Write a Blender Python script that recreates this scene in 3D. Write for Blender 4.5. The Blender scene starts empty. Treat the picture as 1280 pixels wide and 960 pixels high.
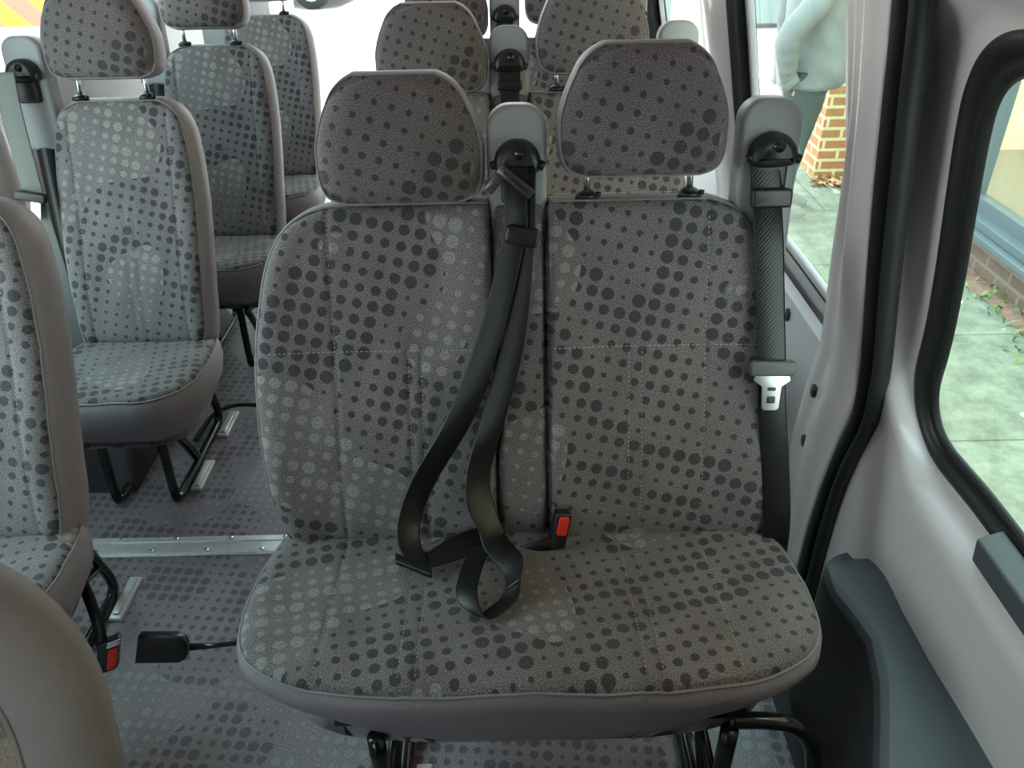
import bpy, bmesh, math, random
from mathutils import Vector, Matrix
random.seed(7)
PI = math.pi
col = bpy.context.scene.collection
sc = bpy.context.scene
sin, cos, rad = math.sin, math.cos, math.radians

# ------------------------------------------------------------------ materials
def new_mat(name):
    m = bpy.data.materials.new(name); m.use_nodes = True
    nt = m.node_tree; b = nt.nodes['Principled BSDF']
    return m, nt, b
def N(nt, t, **kw):
    n = nt.nodes.new(t)
    for k, v in kw.items():
        if k.startswith('i_'):
            n.inputs[int(k[2:])].default_value = v
        else: setattr(n, k, v)
    return n
def L(nt, a, b): nt.links.new(a, b)
def math_n(nt, op, a, b=None, c=None, clamp=False):
    n = nt.nodes.new('ShaderNodeMath'); n.operation = op; n.use_clamp = clamp
    for i, x in enumerate((a, b, c)):
        if x is None: continue
        if isinstance(x, (int, float)): n.inputs[i].default_value = x
        else: nt.links.new(x, n.inputs[i])
    return n.outputs[0]
def mixc(nt, fac, a, b, mode='MIX'):
    n = nt.nodes.new('ShaderNodeMix'); n.data_type = 'RGBA'; n.blend_type = mode
    for i, x in ((0, fac), (6, a), (7, b)):
        if isinstance(x, (int, float)): n.inputs[i].default_value = x
        elif isinstance(x, tuple): n.inputs[i].default_value = (*x, 1) if len(x) == 3 else x
        else: nt.links.new(x, n.inputs[i])
    return n.outputs[2]
def ramp(nt, x, lo, hi):
    n = nt.nodes.new('ShaderNodeMapRange'); n.interpolation_type = 'SMOOTHSTEP'
    nt.links.new(x, n.inputs[0]); n.inputs[1].default_value = lo; n.inputs[2].default_value = hi
    return n.outputs[0]

def plain(name, colr, rough=.5, metal=0., noise=.06, nscale=30., bump=0., bscale=300., coat=0., spec=.5):
    m, nt, b = new_mat(name)
    tc = N(nt, 'ShaderNodeTexCoord')
    no = N(nt, 'ShaderNodeTexNoise'); no.inputs['Scale'].default_value = nscale; no.inputs['Detail'].default_value = 4
    L(nt, tc.outputs['Object'], no.inputs['Vector'])
    dk = tuple(c * (1 - noise * 1.6) for c in colr); lt = tuple(min(1, c * (1 + noise * 1.6)) for c in colr)
    L(nt, mixc(nt, no.outputs['Fac'], dk, lt), b.inputs['Base Color'])
    b.inputs['Roughness'].default_value = rough; b.inputs['Metallic'].default_value = metal
    b.inputs['Coat Weight'].default_value = coat; b.inputs['Specular IOR Level'].default_value = spec
    if bump:
        n2 = N(nt, 'ShaderNodeTexNoise'); n2.inputs['Scale'].default_value = bscale; n2.inputs['Detail'].default_value = 3
        L(nt, tc.outputs['Object'], n2.inputs['Vector'])
        bp = N(nt, 'ShaderNodeBump'); bp.inputs['Strength'].default_value = bump; bp.inputs['Distance'].default_value = .002
        L(nt, n2.outputs['Fac'], bp.inputs['Height']); L(nt, bp.outputs[0], b.inputs['Normal'])
    return m

def dots(name, base, dark, light, cell=.0265, rot=14., speck=.2, speck_scale=900., rough=.9, seed=0., ampl=1., sheen=.0, edges=False, base2=None, bump=.25, squash=1.0):
    """woven or printed dots on a tilted lattice: radius ramps up and resets, some patches print light instead of dark"""
    m, nt, b = new_mat(name)
    tc = N(nt, 'ShaderNodeUVMap'); tc.uv_map = 'UVMap'
    mp = N(nt, 'ShaderNodeMapping'); mp.inputs['Rotation'].default_value = (0, 0, rad(rot))
    mp.inputs['Scale'].default_value = (1 / cell, 1 / (cell * squash), 1); mp.inputs['Location'].default_value = (seed * 3.7 + .31, seed * 1.9 + .17, 0)
    L(nt, tc.outputs['UV'], mp.inputs['Vector'])
    sp = N(nt, 'ShaderNodeSeparateXYZ'); L(nt, mp.outputs[0], sp.inputs[0])
    fx, fy = math_n(nt, 'FLOOR', sp.outputs[0]), math_n(nt, 'FLOOR', sp.outputs[1])
    dx = math_n(nt, 'SUBTRACT', math_n(nt, 'SUBTRACT', sp.outputs[0], fx), .5)
    dy = math_n(nt, 'SUBTRACT', math_n(nt, 'SUBTRACT', sp.outputs[1], fy), .5)
    dist = math_n(nt, 'SQRT', math_n(nt, 'ADD', math_n(nt, 'MULTIPLY', dx, dx), math_n(nt, 'MULTIPLY', dy, dy)))
    cv = N(nt, 'ShaderNodeCombineXYZ'); L(nt, fx, cv.inputs[0]); L(nt, fy, cv.inputs[1])
    n1 = N(nt, 'ShaderNodeTexNoise'); n1.inputs['Scale'].default_value = .085; n1.inputs['Detail'].default_value = 0
    L(nt, cv.outputs[0], n1.inputs['Vector'])
    saw = math_n(nt, 'FRACT', math_n(nt, 'ADD', math_n(nt, 'MULTIPLY', n1.outputs['Fac'], 4.5), math_n(nt, 'MULTIPLY', math_n(nt, 'ADD', fy, math_n(nt, 'MULTIPLY', fx, .4)), .12)))
    radius = math_n(nt, 'ADD', math_n(nt, 'MULTIPLY', saw, .30), .13)
    wob = N(nt, 'ShaderNodeTexNoise'); wob.inputs['Scale'].default_value = 5.; L(nt, mp.outputs[0], wob.inputs['Vector'])
    dist = math_n(nt, 'ADD', dist, math_n(nt, 'MULTIPLY', math_n(nt, 'SUBTRACT', wob.outputs['Fac'], .5), .07))
    d = math_n(nt, 'SUBTRACT', radius, dist)
    mask = ramp(nt, d, -.025, .03)
    n2 = N(nt, 'ShaderNodeTexNoise'); n2.inputs['Scale'].default_value = .13; n2.inputs['Detail'].default_value = 0
    mp2 = N(nt, 'ShaderNodeVectorMath', operation='ADD'); mp2.inputs[1].default_value = (17.3 + seed, 5.1, 2.)
    L(nt, mp.outputs[0], mp2.inputs[0]); L(nt, mp2.outputs[0], n2.inputs['Vector'])
    kind = ramp(nt, n2.outputs['Fac'], .555, .565)
    n3 = N(nt, 'ShaderNodeTexNoise'); n3.inputs['Scale'].default_value = .22; n3.inputs['Detail'].default_value = 1
    L(nt, mp.outputs[0], n3.inputs['Vector'])
    bb = mixc(nt, ramp(nt, n3.outputs['Fac'], .3, .7), base, base2 or tuple(c * 1.18 for c in base))
    dc = mixc(nt, kind, dark, light)
    cc = mixc(nt, math_n(nt, 'MULTIPLY', mask, ampl), bb, dc)
    if edges:
        ring = math_n(nt, 'SUBTRACT', 1., ramp(nt, math_n(nt, 'ABSOLUTE', d), .0, .06))
        cc = mixc(nt, math_n(nt, 'MULTIPLY', ring, .35), cc, dark)
    ns = N(nt, 'ShaderNodeTexNoise'); ns.inputs['Scale'].default_value = speck_scale; ns.inputs['Detail'].default_value = 1
    L(nt, tc.outputs['UV'], ns.inputs['Vector'])
    s = ramp(nt, ns.outputs['Fac'], .38, .62)
    cc = mixc(nt, 1., cc, mixc(nt, s, tuple([1 - speck] * 3), tuple([1 + speck] * 3)), 'MULTIPLY')
    L(nt, cc, b.inputs['Base Color'])
    b.inputs['Roughness'].default_value = rough
    b.inputs['Sheen Weight'].default_value = sheen
    b.inputs['Specular IOR Level'].default_value = .3 if rough > .6 else .5
    bp = N(nt, 'ShaderNodeBump'); bp.inputs['Strength'].default_value = bump; bp.inputs['Distance'].default_value = .0008
    L(nt, s, bp.inputs['Height']); L(nt, bp.outputs[0], b.inputs['Normal'])
    return m

M = {}
M['fabric'] = dots('woven_dot_fabric', (.158, .140, .148), (.058, .053, .061), (.26, .245, .24), seed=0, sheen=.12, speck=.42, speck_scale=520)
M['fabric_head'] = dots('woven_dot_fabric_headrest', (.132, .112, .116), (.058, .048, .053), (.20, .18, .17), seed=4.3, sheen=.12, speck=.42, speck_scale=520, rot=18)
M['vinyl'] = plain('grey_vinyl', (.25, .212, .24), .5, noise=.05, bump=.3, bscale=420)
M['piping'] = plain('grey_piping', (.22, .225, .235), .6)
M['thread'] = plain('thread', (.42, .43, .45), .8)
M['tower'] = plain('tower_plastic', (.34, .35, .37), .45, noise=.02, bump=.1, bscale=900)
M['black'] = plain('black_plastic', (.012, .012, .014), .38, noise=.1)
M['gloss'] = plain('black_painted_tube', (.012, .013, .014), .16, noise=.1)
M['rubber'] = plain('black_rubber', (.018, .018, .018), .45, noise=.1, bump=.3, bscale=60)
M['red'] = plain('red_plastic', (.85, .035, .02), .35)
M['chrome'] = plain('bright_metal', (.75, .76, .78), .22, 1., noise=.03)
M['alu'] = plain('scuffed_aluminium', (.80, .79, .82), .30, .45, noise=.12, nscale=60)
M['pin'] = plain('tongue_metal', (.62, .62, .60), .35, .85, noise=.04)
M['paint'] = plain('pale_van_paint', (.76, .675, .69), .30, noise=.02, nscale=3, coat=.4)
M['paint2'] = plain('pale_inner_paint', (.68, .66, .70), .35, noise=.02, nscale=3)
M['darkmetal'] = plain('shaded_tongue_metal', (.16, .135, .125), .3, .8)
M['trim'] = plain('slate_trim_plastic', (.085, .093, .105), .42, noise=.04, bump=.25, bscale=700)
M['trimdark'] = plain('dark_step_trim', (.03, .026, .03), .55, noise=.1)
M['ceil'] = plain('headliner', (.50, .38, .35), .9)
M['arch'] = plain('wheel_arch_vinyl', (.045, .035, .043), .5, noise=.1)
M['dust'] = plain('beige_cover_vinyl', (.27, .232, .238), .75, noise=.08, bump=.3, bscale=600)
M['floor'] = dots('dotted_vinyl_floor', (.25, .218, .25), (.12, .105, .128), (.31, .32, .35), cell=.0275, rot=6., speck=.32, speck_scale=420, rough=.34, seed=9.1, ampl=.9, edges=True, bump=.35, squash=1.0)

def webbing():
    m, nt, b = new_mat('black_seatbelt_webbing')
    uv = N(nt, 'ShaderNodeUVMap'); w = N(nt, 'ShaderNodeTexWave'); w.inputs['Scale'].default_value = 90; w.bands_direction = 'DIAGONAL'
    L(nt, uv.outputs[0], w.inputs['Vector'])
    L(nt, mixc(nt, w.outputs['Fac'], (.006, .0055, .006), (.013, .012, .013)), b.inputs['Base Color'])
    b.inputs['Roughness'].default_value = .36; b.inputs['Specular IOR Level'].default_value = .4
    bp = N(nt, 'ShaderNodeBump'); bp.inputs['Strength'].default_value = .3; bp.inputs['Distance'].default_value = .0005
    L(nt, w.outputs['Fac'], bp.inputs['Height']); L(nt, bp.outputs[0], b.inputs['Normal'])
    return m
M['web'] = webbing()
def glass():
    m, nt, b = new_mat('window_glass'); nt.nodes.remove(b)
    out = nt.nodes['Material Output']; t = N(nt, 'ShaderNodeBsdfTransparent'); t.inputs[0].default_value = (.95, .98, .96, 1)
    g = N(nt, 'ShaderNodeBsdfGlossy'); g.inputs['Roughness'].default_value = .02
    lw = N(nt, 'ShaderNodeLayerWeight'); fac = math_n(nt, 'ADD', math_n(nt, 'MULTIPLY', math_n(nt, 'POWER', lw.outputs['Facing'], 4.), .35), .02)
    mx = N(nt, 'ShaderNodeMixShader'); L(nt, fac, mx.inputs[0]); L(nt, t.outputs[0], mx.inputs[1]); L(nt, g.outputs[0], mx.inputs[2])
    L(nt, mx.outputs[0], out.inputs[0]); return m
M['glass'] = glass()
def brick(name, c1, c2, mortar, bw=.225, rh=.075, ms=.012, rough=.85):
    m, nt, b = new_mat(name)
    tc = N(nt, 'ShaderNodeTexCoord'); sp = N(nt, 'ShaderNodeSeparateXYZ'); L(nt, tc.outputs['Object'], sp.inputs[0])
    cv = N(nt, 'ShaderNodeCombineXYZ'); L(nt, math_n(nt, 'ADD', sp.outputs[0], sp.outputs[1]), cv.inputs[0]); L(nt, sp.outputs[2], cv.inputs[1])
    t = N(nt, 'ShaderNodeTexBrick'); t.inputs['Scale'].default_value = 1; t.inputs['Color1'].default_value = (*c1, 1); t.inputs['Color2'].default_value = (*c2, 1)
    t.inputs['Mortar'].default_value = (*mortar, 1); t.inputs['Mortar Size'].default_value = ms; t.inputs['Brick Width'].default_value = bw; t.inputs['Row Height'].default_value = rh
    t.inputs['Mortar Smooth'].default_value = .2
    L(nt, cv.outputs[0], t.inputs['Vector'])
    no = N(nt, 'ShaderNodeTexNoise'); no.inputs['Scale'].default_value = 14; no.inputs['Detail'].default_value = 5; L(nt, tc.outputs['Object'], no.inputs['Vector'])
    L(nt, mixc(nt, .35, t.outputs['Color'], mixc(nt, no.outputs['Fac'], (.3, .3, .3), (1.7, 1.7, 1.6)), 'MULTIPLY'), b.inputs['Base Color'])
    b.inputs['Roughness'].default_value = rough
    bp = N(nt, 'ShaderNodeBump'); bp.inputs['Strength'].default_value = .5; bp.inputs['Distance'].default_value = .006; bp.invert = True
    L(nt, t.outputs['Fac'], bp.inputs['Height']); L(nt, bp.outputs[0], b.inputs['Normal'])
    return m
M['brick'] = brick('orange_brick', (.50, .20, .10), (.44, .24, .10), (.80, .66, .36))
M['brickdark'] = brick('shop_plinth_brick', (.17, .12, .11), (.22, .15, .13), (.25, .22, .2))
def pave():
    m, nt, b = new_mat('pavement_concrete')
    tc = N(nt, 'ShaderNodeTexCoord')
    t = N(nt, 'ShaderNodeTexBrick'); t.inputs['Scale'].default_value = 1; t.inputs['Brick Width'].default_value = 1.3; t.inputs['Row Height'].default_value = .85; t.offset = .37
    t.inputs['Mortar Size'].default_value = .006; t.inputs['Color1'].default_value = (.215, .23, .18, 1); t.inputs['Color2'].default_value = (.25, .265, .21, 1); t.inputs['Mortar'].default_value = (.12, .13, .09, 1)
    L(nt, tc.outputs['Object'], t.inputs['Vector'])
    no = N(nt, 'ShaderNodeTexNoise'); no.inputs['Scale'].default_value = 9; no.inputs['Detail'].default_value = 8; no.inputs['Roughness'].default_value = .7; L(nt, tc.outputs['Object'], no.inputs['Vector'])
    c = mixc(nt, .9, t.outputs['Color'], mixc(nt, ramp(nt, no.outputs['Fac'], .25, .75), (.62, .62, .62), (1.4, 1.4, 1.4)), 'MULTIPLY')
    n2 = N(nt, 'ShaderNodeTexNoise'); n2.inputs['Scale'].default_value = 5; n2.inputs['Detail'].default_value = 2; L(nt, tc.outputs['Object'], n2.inputs['Vector'])
    c = mixc(nt, ramp(nt, n2.outputs['Fac'], .74, .76), c, (.85, .85, .82))
    L(nt, c, b.inputs['Base Color']); b.inputs['Roughness'].default_value = .85
    return m
M['pave'] = pave()
M['road'] = plain('pale_road_concrete', (.62, .55, .57), .8, noise=.06, nscale=2)
M['frame_grey'] = plain('blue_grey_shop_frame', (.12, .15, .175), .4, noise=.05)
M['frame_green'] = plain('dark_green_shop_frame', (.07, .13, .13), .45, noise=.08)
M['cream'] = plain('cream_shop_wall', (.95, .80, .50), .8, noise=.06, nscale=1.5)
M['shopfloor'] = plain('sandy_shop_floor', (.35, .28, .22), .7, noise=.1)

# ------------------------------------------------------------------ helpers
def link(o, parent=None):
    col.objects.link(o)
    if parent is not None: o.parent = parent
    return o
def mesh(name, vs, fs, mats, parent=None, mi=None, smooth=True, uv=None, bevel=0, auto=None):
    me = bpy.data.meshes.new(name); me.from_pydata([tuple(v) for v in vs], [], fs)
    if not isinstance(mats, (list, tuple)): mats = [mats]
    for m in mats: me.materials.append(m)
    if mi is not None: me.polygons.foreach_set('material_index', mi)
    if smooth: me.polygons.foreach_set('use_smooth', [True] * len(me.polygons))
    ul = me.uv_layers.new(name='UVMap')
    dat = []
    for lp in me.loops:
        if uv: dat += list(uv[lp.vertex_index])
        else:
            v = vs[lp.vertex_index]; dat += [v[0], v[1] + v[2]]
    ul.data.foreach_set('uv', dat)
    me.update()
    o = link(bpy.data.objects.new(name, me), parent)
    if bevel:
        b = o.modifiers.new('bevel', 'BEVEL'); b.width = bevel; b.segments = 3; b.limit_method = 'ANGLE'; b.angle_limit = rad(35)
        o.modifiers.new('wn', 'WEIGHTED_NORMAL').keep_sharp = False
    return o
def thing(name, label, cat, loc=(0, 0, 0), rz=0, group=None):
    o = bpy.data.objects.new(name, None); col.objects.link(o); o.empty_display_size = .1
    o.location = loc; o.rotation_euler = (0, 0, rz); o['label'] = label; o['category'] = cat
    if group: o['group'] = group
    return o
def tag(o, label, cat, group=None, kind=None):
    o['label'] = label; o['category'] = cat
    if group: o['group'] = group
    if kind: o['kind'] = kind
    return o
def struct(o):
    o['kind'] = 'structure'; return o
class MB:
    def __init__(s): s.v, s.f, s.m = [], [], []
    def add(s, vs, fs, mi=0):
        k = len(s.v); s.v += [Vector(v) for v in vs]; s.f += [[i + k for i in f] for f in fs]; s.m += [mi] * len(fs)
    def box(s, lo, hi, mi=0, M4=None):
        x0, y0, z0 = lo; x1, y1, z1 = hi
        vs = [Vector(p) for p in ((x0,y0,z0),(x1,y0,z0),(x1,y1,z0),(x0,y1,z0),(x0,y0,z1),(x1,y0,z1),(x1,y1,z1),(x0,y1,z1))]
        if M4: vs = [M4 @ v for v in vs]
        s.add(vs, [(0,3,2,1),(4,5,6,7),(0,1,5,4),(1,2,6,5),(2,3,7,6),(3,0,4,7)], mi)
    def tube(s, pts, r, seg=10, closed=False, mi=0, flat=1.0, upv=None):
        pts = [Vector(p) for p in pts]; n = len(pts)
        rs = r if isinstance(r, (list, tuple)) else [r] * n
        tans = []
        for i in range(n):
            a = pts[(i - 1) % n] if (closed or i > 0) else pts[i]; b = pts[(i + 1) % n] if (closed or i < n - 1) else pts[i]
            t = (b - a); tans.append(t.normalized() if t.length > 1e-9 else Vector((0, 0, 1)))
        ref = Vector(upv) if upv else (Vector((0, 0, 1)) if abs(tans[0].z) < .9 else Vector((1, 0, 0)))
        nrm = (ref - tans[0] * ref.dot(tans[0])).normalized(); rings = []
        for i in range(n):
            nrm = (nrm - tans[i] * nrm.dot(tans[i])).normalized(); bi = tans[i].cross(nrm)
            rings.append([pts[i] + (nrm * cos(2*PI*k/seg) + bi * sin(2*PI*k/seg) * flat) * rs[i] for k in range(seg)])
        vs = [p for rg in rings for p in rg]; fs = []
        for i in range(n if closed else n - 1):
            j = (i + 1) % n
            for k in range(seg):
                fs.append((i*seg+k, i*seg+(k+1)%seg, j*seg+(k+1)%seg, j*seg+k))
        if not closed:
            fs.append(tuple(reversed(range(seg)))); fs.append(tuple((n-1)*seg+k for k in range(seg)))
        s.add(vs, fs, mi)
    def build(s, name, mats, parent=None, smooth=True, bevel=0):
        return mesh(name, s.v, s.f, mats, parent, s.m, smooth, bevel=bevel)
def catmull(pts, k=8, closed=False):
    P = [Vector(p) for p in pts]; n = len(P); out = []
    rng = range(n) if closed else range(n - 1)
    for i in rng:
        p0 = P[(i-1) % n] if (closed or i > 0) else P[i] * 2 - P[i+1]
        p1 = P[i]; p2 = P[(i+1) % n]
        p3 = P[(i+2) % n] if (closed or i < n - 2) else P[i+1] * 2 - P[i]
        for j in range(k):
            t = j / k
            out.append(.5 * ((2*p1) + (p2-p0)*t + (2*p0-5*p1+4*p2-p3)*t*t + (3*p1-p0-3*p2+p3)*t**3))
    if not closed: out.append(P[-1])
    return out
def pw(tab):
    """piecewise curve through (t, value) pairs, smooth"""
    def f(t):
        if t <= tab[0][0]: return tab[0][1]
        for i in range(len(tab) - 1):
            a, b = tab[i], tab[i+1]
            if t <= b[0]:
                u = (t - a[0]) / (b[0] - a[0])
                m0 = (b[1] - tab[i-1][1]) / (b[0] - tab[i-1][0]) if i > 0 else (b[1]-a[1]) / (b[0]-a[0])
                m1 = (tab[i+2][1] - a[1]) / (tab[i+2][0] - a[0]) if i < len(tab) - 2 else (b[1]-a[1]) / (b[0]-a[0])
                h = b[0] - a[0]; d = b[1] - a[1]
                if d == 0: return a[1]
                lim = 3 * d / h
                m0 = max(min(m0, max(lim, 0)), min(lim, 0)); m1 = max(min(m1, max(lim, 0)), min(lim, 0))
                return (2*u**3-3*u*u+1)*a[1] + (u**3-2*u*u+u)*h*m0 + (-2*u**3+3*u*u)*b[1] + (u**3-u*u)*h*m1
        return tab[-1][1]
    return f
class Frame:
    def __init__(s, o, ex, es, en): s.o, s.ex, s.es, s.en = Vector(o), Vector(ex), Vector(es), Vector(en)
    def __call__(s, x, t, n): return s.o + s.ex * x + s.es * t + s.en * n
def back_frame(z0=.44, a=20., y=0., x=0.): return Frame((x, y, z0), (1, 0, 0), (0, sin(rad(a)), cos(rad(a))), (0, -cos(rad(a)), sin(rad(a))))
def seat_frame(z0=.44, a=5.): return Frame((0, 0, z0), (1, 0, 0), (0, -cos(rad(a)), sin(rad(a))), (0, sin(rad(a)), cos(rad(a))))

def pad(name, parent, fr, s0, s1, xl, xr, front, T, prof, r=.035, h=.018, nx=60, ns=60, mats=None, hems=None):
    """upholstered pad: domed front grid inside an outline, then side rings that follow prof [(outset, depth)], closed back; returns edge loop"""
    ss = [s0 + (s1 - s0) * (.5 - .5 * cos(PI * (.0 + j / ns))) if ns < 0 else None for j in range(0)]
    ss = []
    for j in range(ns + 1):
        u = j / ns; u2 = .5 - .5 * cos(PI * u); ss.append(s0 + (s1 - s0) * (u * .35 + u2 * .65))
    vs, uv = [], []
    def nn(x, s, a, b):
        dx = min(x - a, b - x); ds = min(s - s0, s1 - s)
        A = 1 - min(1, max(0, dx) / r); B = 1 - min(1, max(0, ds) / r); q = min(1, math.sqrt(A*A + B*B))
        return front(x, s) - h * (1 - math.sqrt(max(0, 1 - q*q)))
    for s in ss:
        a, b = xl(s), xr(s)
        for i in range(nx + 1):
            u = i / nx; u = u * .6 + (.5 - .5 * cos(PI * u)) * .4; x = a + (b - a) * u
            vs.append(fr(x, s, nn(x, s, a, b))); uv.append((x, s))
    W = nx + 1; fs = []; mi = []
    for j in range(ns):
        for i in range(nx): fs.append((j*W+i, j*W+i+1, (j+1)*W+i+1, (j+1)*W+i)); mi.append(0)
    loop = [i for i in range(W)] + [j*W+nx for j in range(1, ns+1)] + [ns*W+i for i in range(nx-1, -1, -1)] + [j*W for j in range(ns-1, 0, -1)]
    flat = [Vector((uv[i][0], uv[i][1])) for i in loop]; K = len(loop)
    nor = []
    for k in range(K):
        p, q = flat[(k-2) % K], flat[(k+2) % K]; t = (q - p); t = t.normalized() if t.length > 1e-9 else Vector((1, 0)); nor.append(Vector((t.y, -t.x)))
    for _ in range(4): nor = [((nor[k-1] + nor[k]*2 + nor[(k+1) % K])).normalized() for k in range(K)]
    edge_n = [front(f.x, f.y) - h for f in flat]
    prev = loop
    for (o, dep) in prof:
        cur = []
        for k in range(K):
            oo = o(flat[k].x, flat[k].y) if callable(o) else o
            p = flat[k] + nor[k] * oo
            cur.append(len(vs)); vs.append(fr(p.x, p.y, edge_n[k] - dep)); uv.append((p.x, p.y))
        for k in range(K): fs.append((prev[k], cur[k], cur[(k+1) % K], prev[(k+1) % K])); mi.append(1)
        prev = cur
    # closed back: shrink twice then fan
    cen = sum(flat, Vector((0, 0))) / K
    for sh in (.85, .5):
        cur = []
        for k in range(K):
            p = cen + (flat[k] - cen) * sh; cur.append(len(vs)); vs.append(fr(p.x, p.y, (sum(edge_n)/K) - prof[-1][1] - .004)); uv.append((p.x, p.y))
        for k in range(K): fs.append((prev[k], cur[k], cur[(k+1) % K], prev[(k+1) % K])); mi.append(1)
        prev = cur
    c = len(vs); vs.append(fr(cen.x, cen.y, (sum(edge_n)/K) - prof[-1][1] - .004)); uv.append((cen.x, cen.y))
    for k in range(K): fs.append((prev[k], c, prev[(k+1) % K])); mi.append(1)
    o = mesh(name, vs, fs, mats or [M['fabric'], M['vinyl']], parent, mi, True, uv)
    lp = [fr(flat[k].x + nor[k].x * .001, flat[k].y + nor[k].y * .001, edge_n[k]) for k in range(K)]
    return o, lp, nn
def clean(lp, d=.004):
    out = [lp[0]]
    for p in lp[1:]:
        if (p - out[-1]).length > d: out.append(p)
    if (out[0] - out[-1]).length < d: out.pop()
    return out
def stitches(parent, paths, w=.0008, dash=.0045, gap=.0035):
    b = MB()
    for path in paths:
        acc = 0; i = 0
        pts = [Vector(p) for p in path]
        seglen = [(pts[k+1]-pts[k]).length for k in range(len(pts)-1)]; tot = sum(seglen)
        def at(d):
            for k, sl in enumerate(seglen):
                if d <= sl: return pts[k].lerp(pts[k+1], d / sl if sl else 0)
                d -= sl
            return pts[-1]
        d = 0
        while d + dash < tot:
            b.tube([at(d), at(d + dash)], w, seg=4); d += dash + gap
    o = b.build('stitching', M['thread'], parent); o['kind'] = 'stuff'; return o
def ribbon(name, Lp, Rp, parent, th=.0016, k=8, mat=None):
    Ls, Rs = catmull(Lp, k), catmull(Rp, k); n = len(Ls); vs, fs, uv = [], [], []
    dist = 0
    for i in range(n):
        a, b = Ls[i], Rs[i]; t = (Ls[min(i+1, n-1)] + Rs[min(i+1, n-1)]) - (Ls[max(i-1, 0)] + Rs[max(i-1, 0)])
        nrm = t.cross(b - a); nrm = nrm.normalized() * th / 2 if nrm.length > 1e-9 else Vector((0, -th/2, 0))
        if i: dist += ((Ls[i]+Rs[i])/2 - (Ls[i-1]+Rs[i-1])/2).length
        m1, m2 = a.lerp(b, .06), a.lerp(b, .94)
        vs += [a, m1 + nrm, m2 + nrm, b, m2 - nrm, m1 - nrm]; uv += [(0, dist), (.003, dist), (.045, dist), (.048, dist), (.045, dist), (.003, dist)]
    for i in range(n - 1):
        for q in range(6): fs.append((i*6+q, i*6+(q+1) % 6, (i+1)*6+(q+1) % 6, (i+1)*6+q))
    fs.append(tuple(reversed(range(6)))); fs.append(tuple((n-1)*6+q for q in range(6)))
    return mesh(name, vs, fs, mat or M['web'], parent, None, True, uv)
def rslab(fr, pts, n0, n1, bev=.006, k=1):
    """slab from an outline (x, s) between depths n0 (back) and n1 (front) with a rounded front rim"""
    b = MB(); K = len(pts); P = [Vector(p) for p in pts]
    nor = []
    for i in range(K):
        t = (P[(i+1) % K] - P[i-1]).normalized(); nor.append(Vector((t.y, -t.x)))
    rings = [(0, n0), (0, n1 - bev)] + [(-bev * (1 - cos(a)), n1 - bev + bev * sin(a)) for a in (PI/6, PI/3, PI/2)]
    vs = []
    for o, n in rings:
        for i in range(K): p = P[i] + nor[i] * o; vs.append(fr(p.x, p.y, n))
    fs = [tuple(reversed(range(K)))]
    for j in range(len(rings) - 1):
        for i in range(K): fs.append((j*K+i, j*K+(i+1) % K, (j+1)*K+(i+1) % K, (j+1)*K+i))
    fs.append(tuple((len(rings)-1)*K+i for i in range(K)))
    b.add(vs, fs); return b
def rrect(cx, cy, w, hgt, r, seg=6, rt=None):
    out = []
    rt = r if rt is None else rt
    for (sx, sy, a0, rr) in ((1, -1, -PI/2, r), (1, 1, 0, rt), (-1, 1, PI/2, rt), (-1, -1, PI, r)):
        for j in range(seg + 1):
            a = a0 + PI/2 * j / seg
            out.append((cx + sx*(w/2-rr) + rr*cos(a), cy + sy*(hgt/2-rr) + rr*sin(a)))
    return out
def copy_tree(o, parent=None):
    c = o.copy(); col.objects.link(c)
    if parent is not None: c.parent = parent
    for ch in list(o.children): copy_tree(ch, c)
    return c

# ------------------------------------------------------------------ seat parts
HEAD_W = [(0, .088), (.005, .106), (.014, .118), (.04, .126), (.08, .1265), (.115, .118), (.145, .105), (.165, .094), (.18, .078), (.188, .062)]
def make_headrest(parent, x, z0, y0, a=10., flat=False, sk=1.0):
    fr = back_frame(z0, a, y0, x)
    f = pw(HEAD_W)
    front = lambda x_, s: .022 + .010 * (1 - (x_/.13)**2) - .05 * max(0, s - .13)
    prof = [(.002, .004), (.0045, .013), (.006, .03), (.005, .05), (.0, .072), (-.01, .088), (-.024, .096)]
    o, lp, _ = pad('headrest', parent, fr, 0, .188, lambda s: -f(s)*sk, lambda s: f(s)*sk, front, .09, prof, r=.05, h=.026, nx=28, ns=28, mats=[M['fabric_head'], M['vinyl']])
    p = MB(); p.tube(clean(lp), .0017, 6, closed=True); p.build('piping', M['vinyl'], o)
    return o
def make_posts(parent, x, zb, yb, zt, yt, dx=.082):
    for s in (-1, 1):
        b = MB(); b.tube([(x+s*dx, yb, zb), (x+s*dx, yt, zt)], .0055, 12); q = b.build('headrest_post', M['chrome'], parent)
        b = MB(); b.tube([(x+s*dx, yb-.003, zb-.004), (x+s*dx, yb, zb+.004), (x+s*dx, yb, zb+.009), (x+s*dx, yb, zb+.011)], [.019, .018, .012, .007], 16)
        b.tube([(x+s*dx+.014, yb-.006, zb+.006), (x+s*dx+.022, yb-.008, zb+.005)], .004, 8)
        b.build('post_collar', M['black'], parent)
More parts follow.
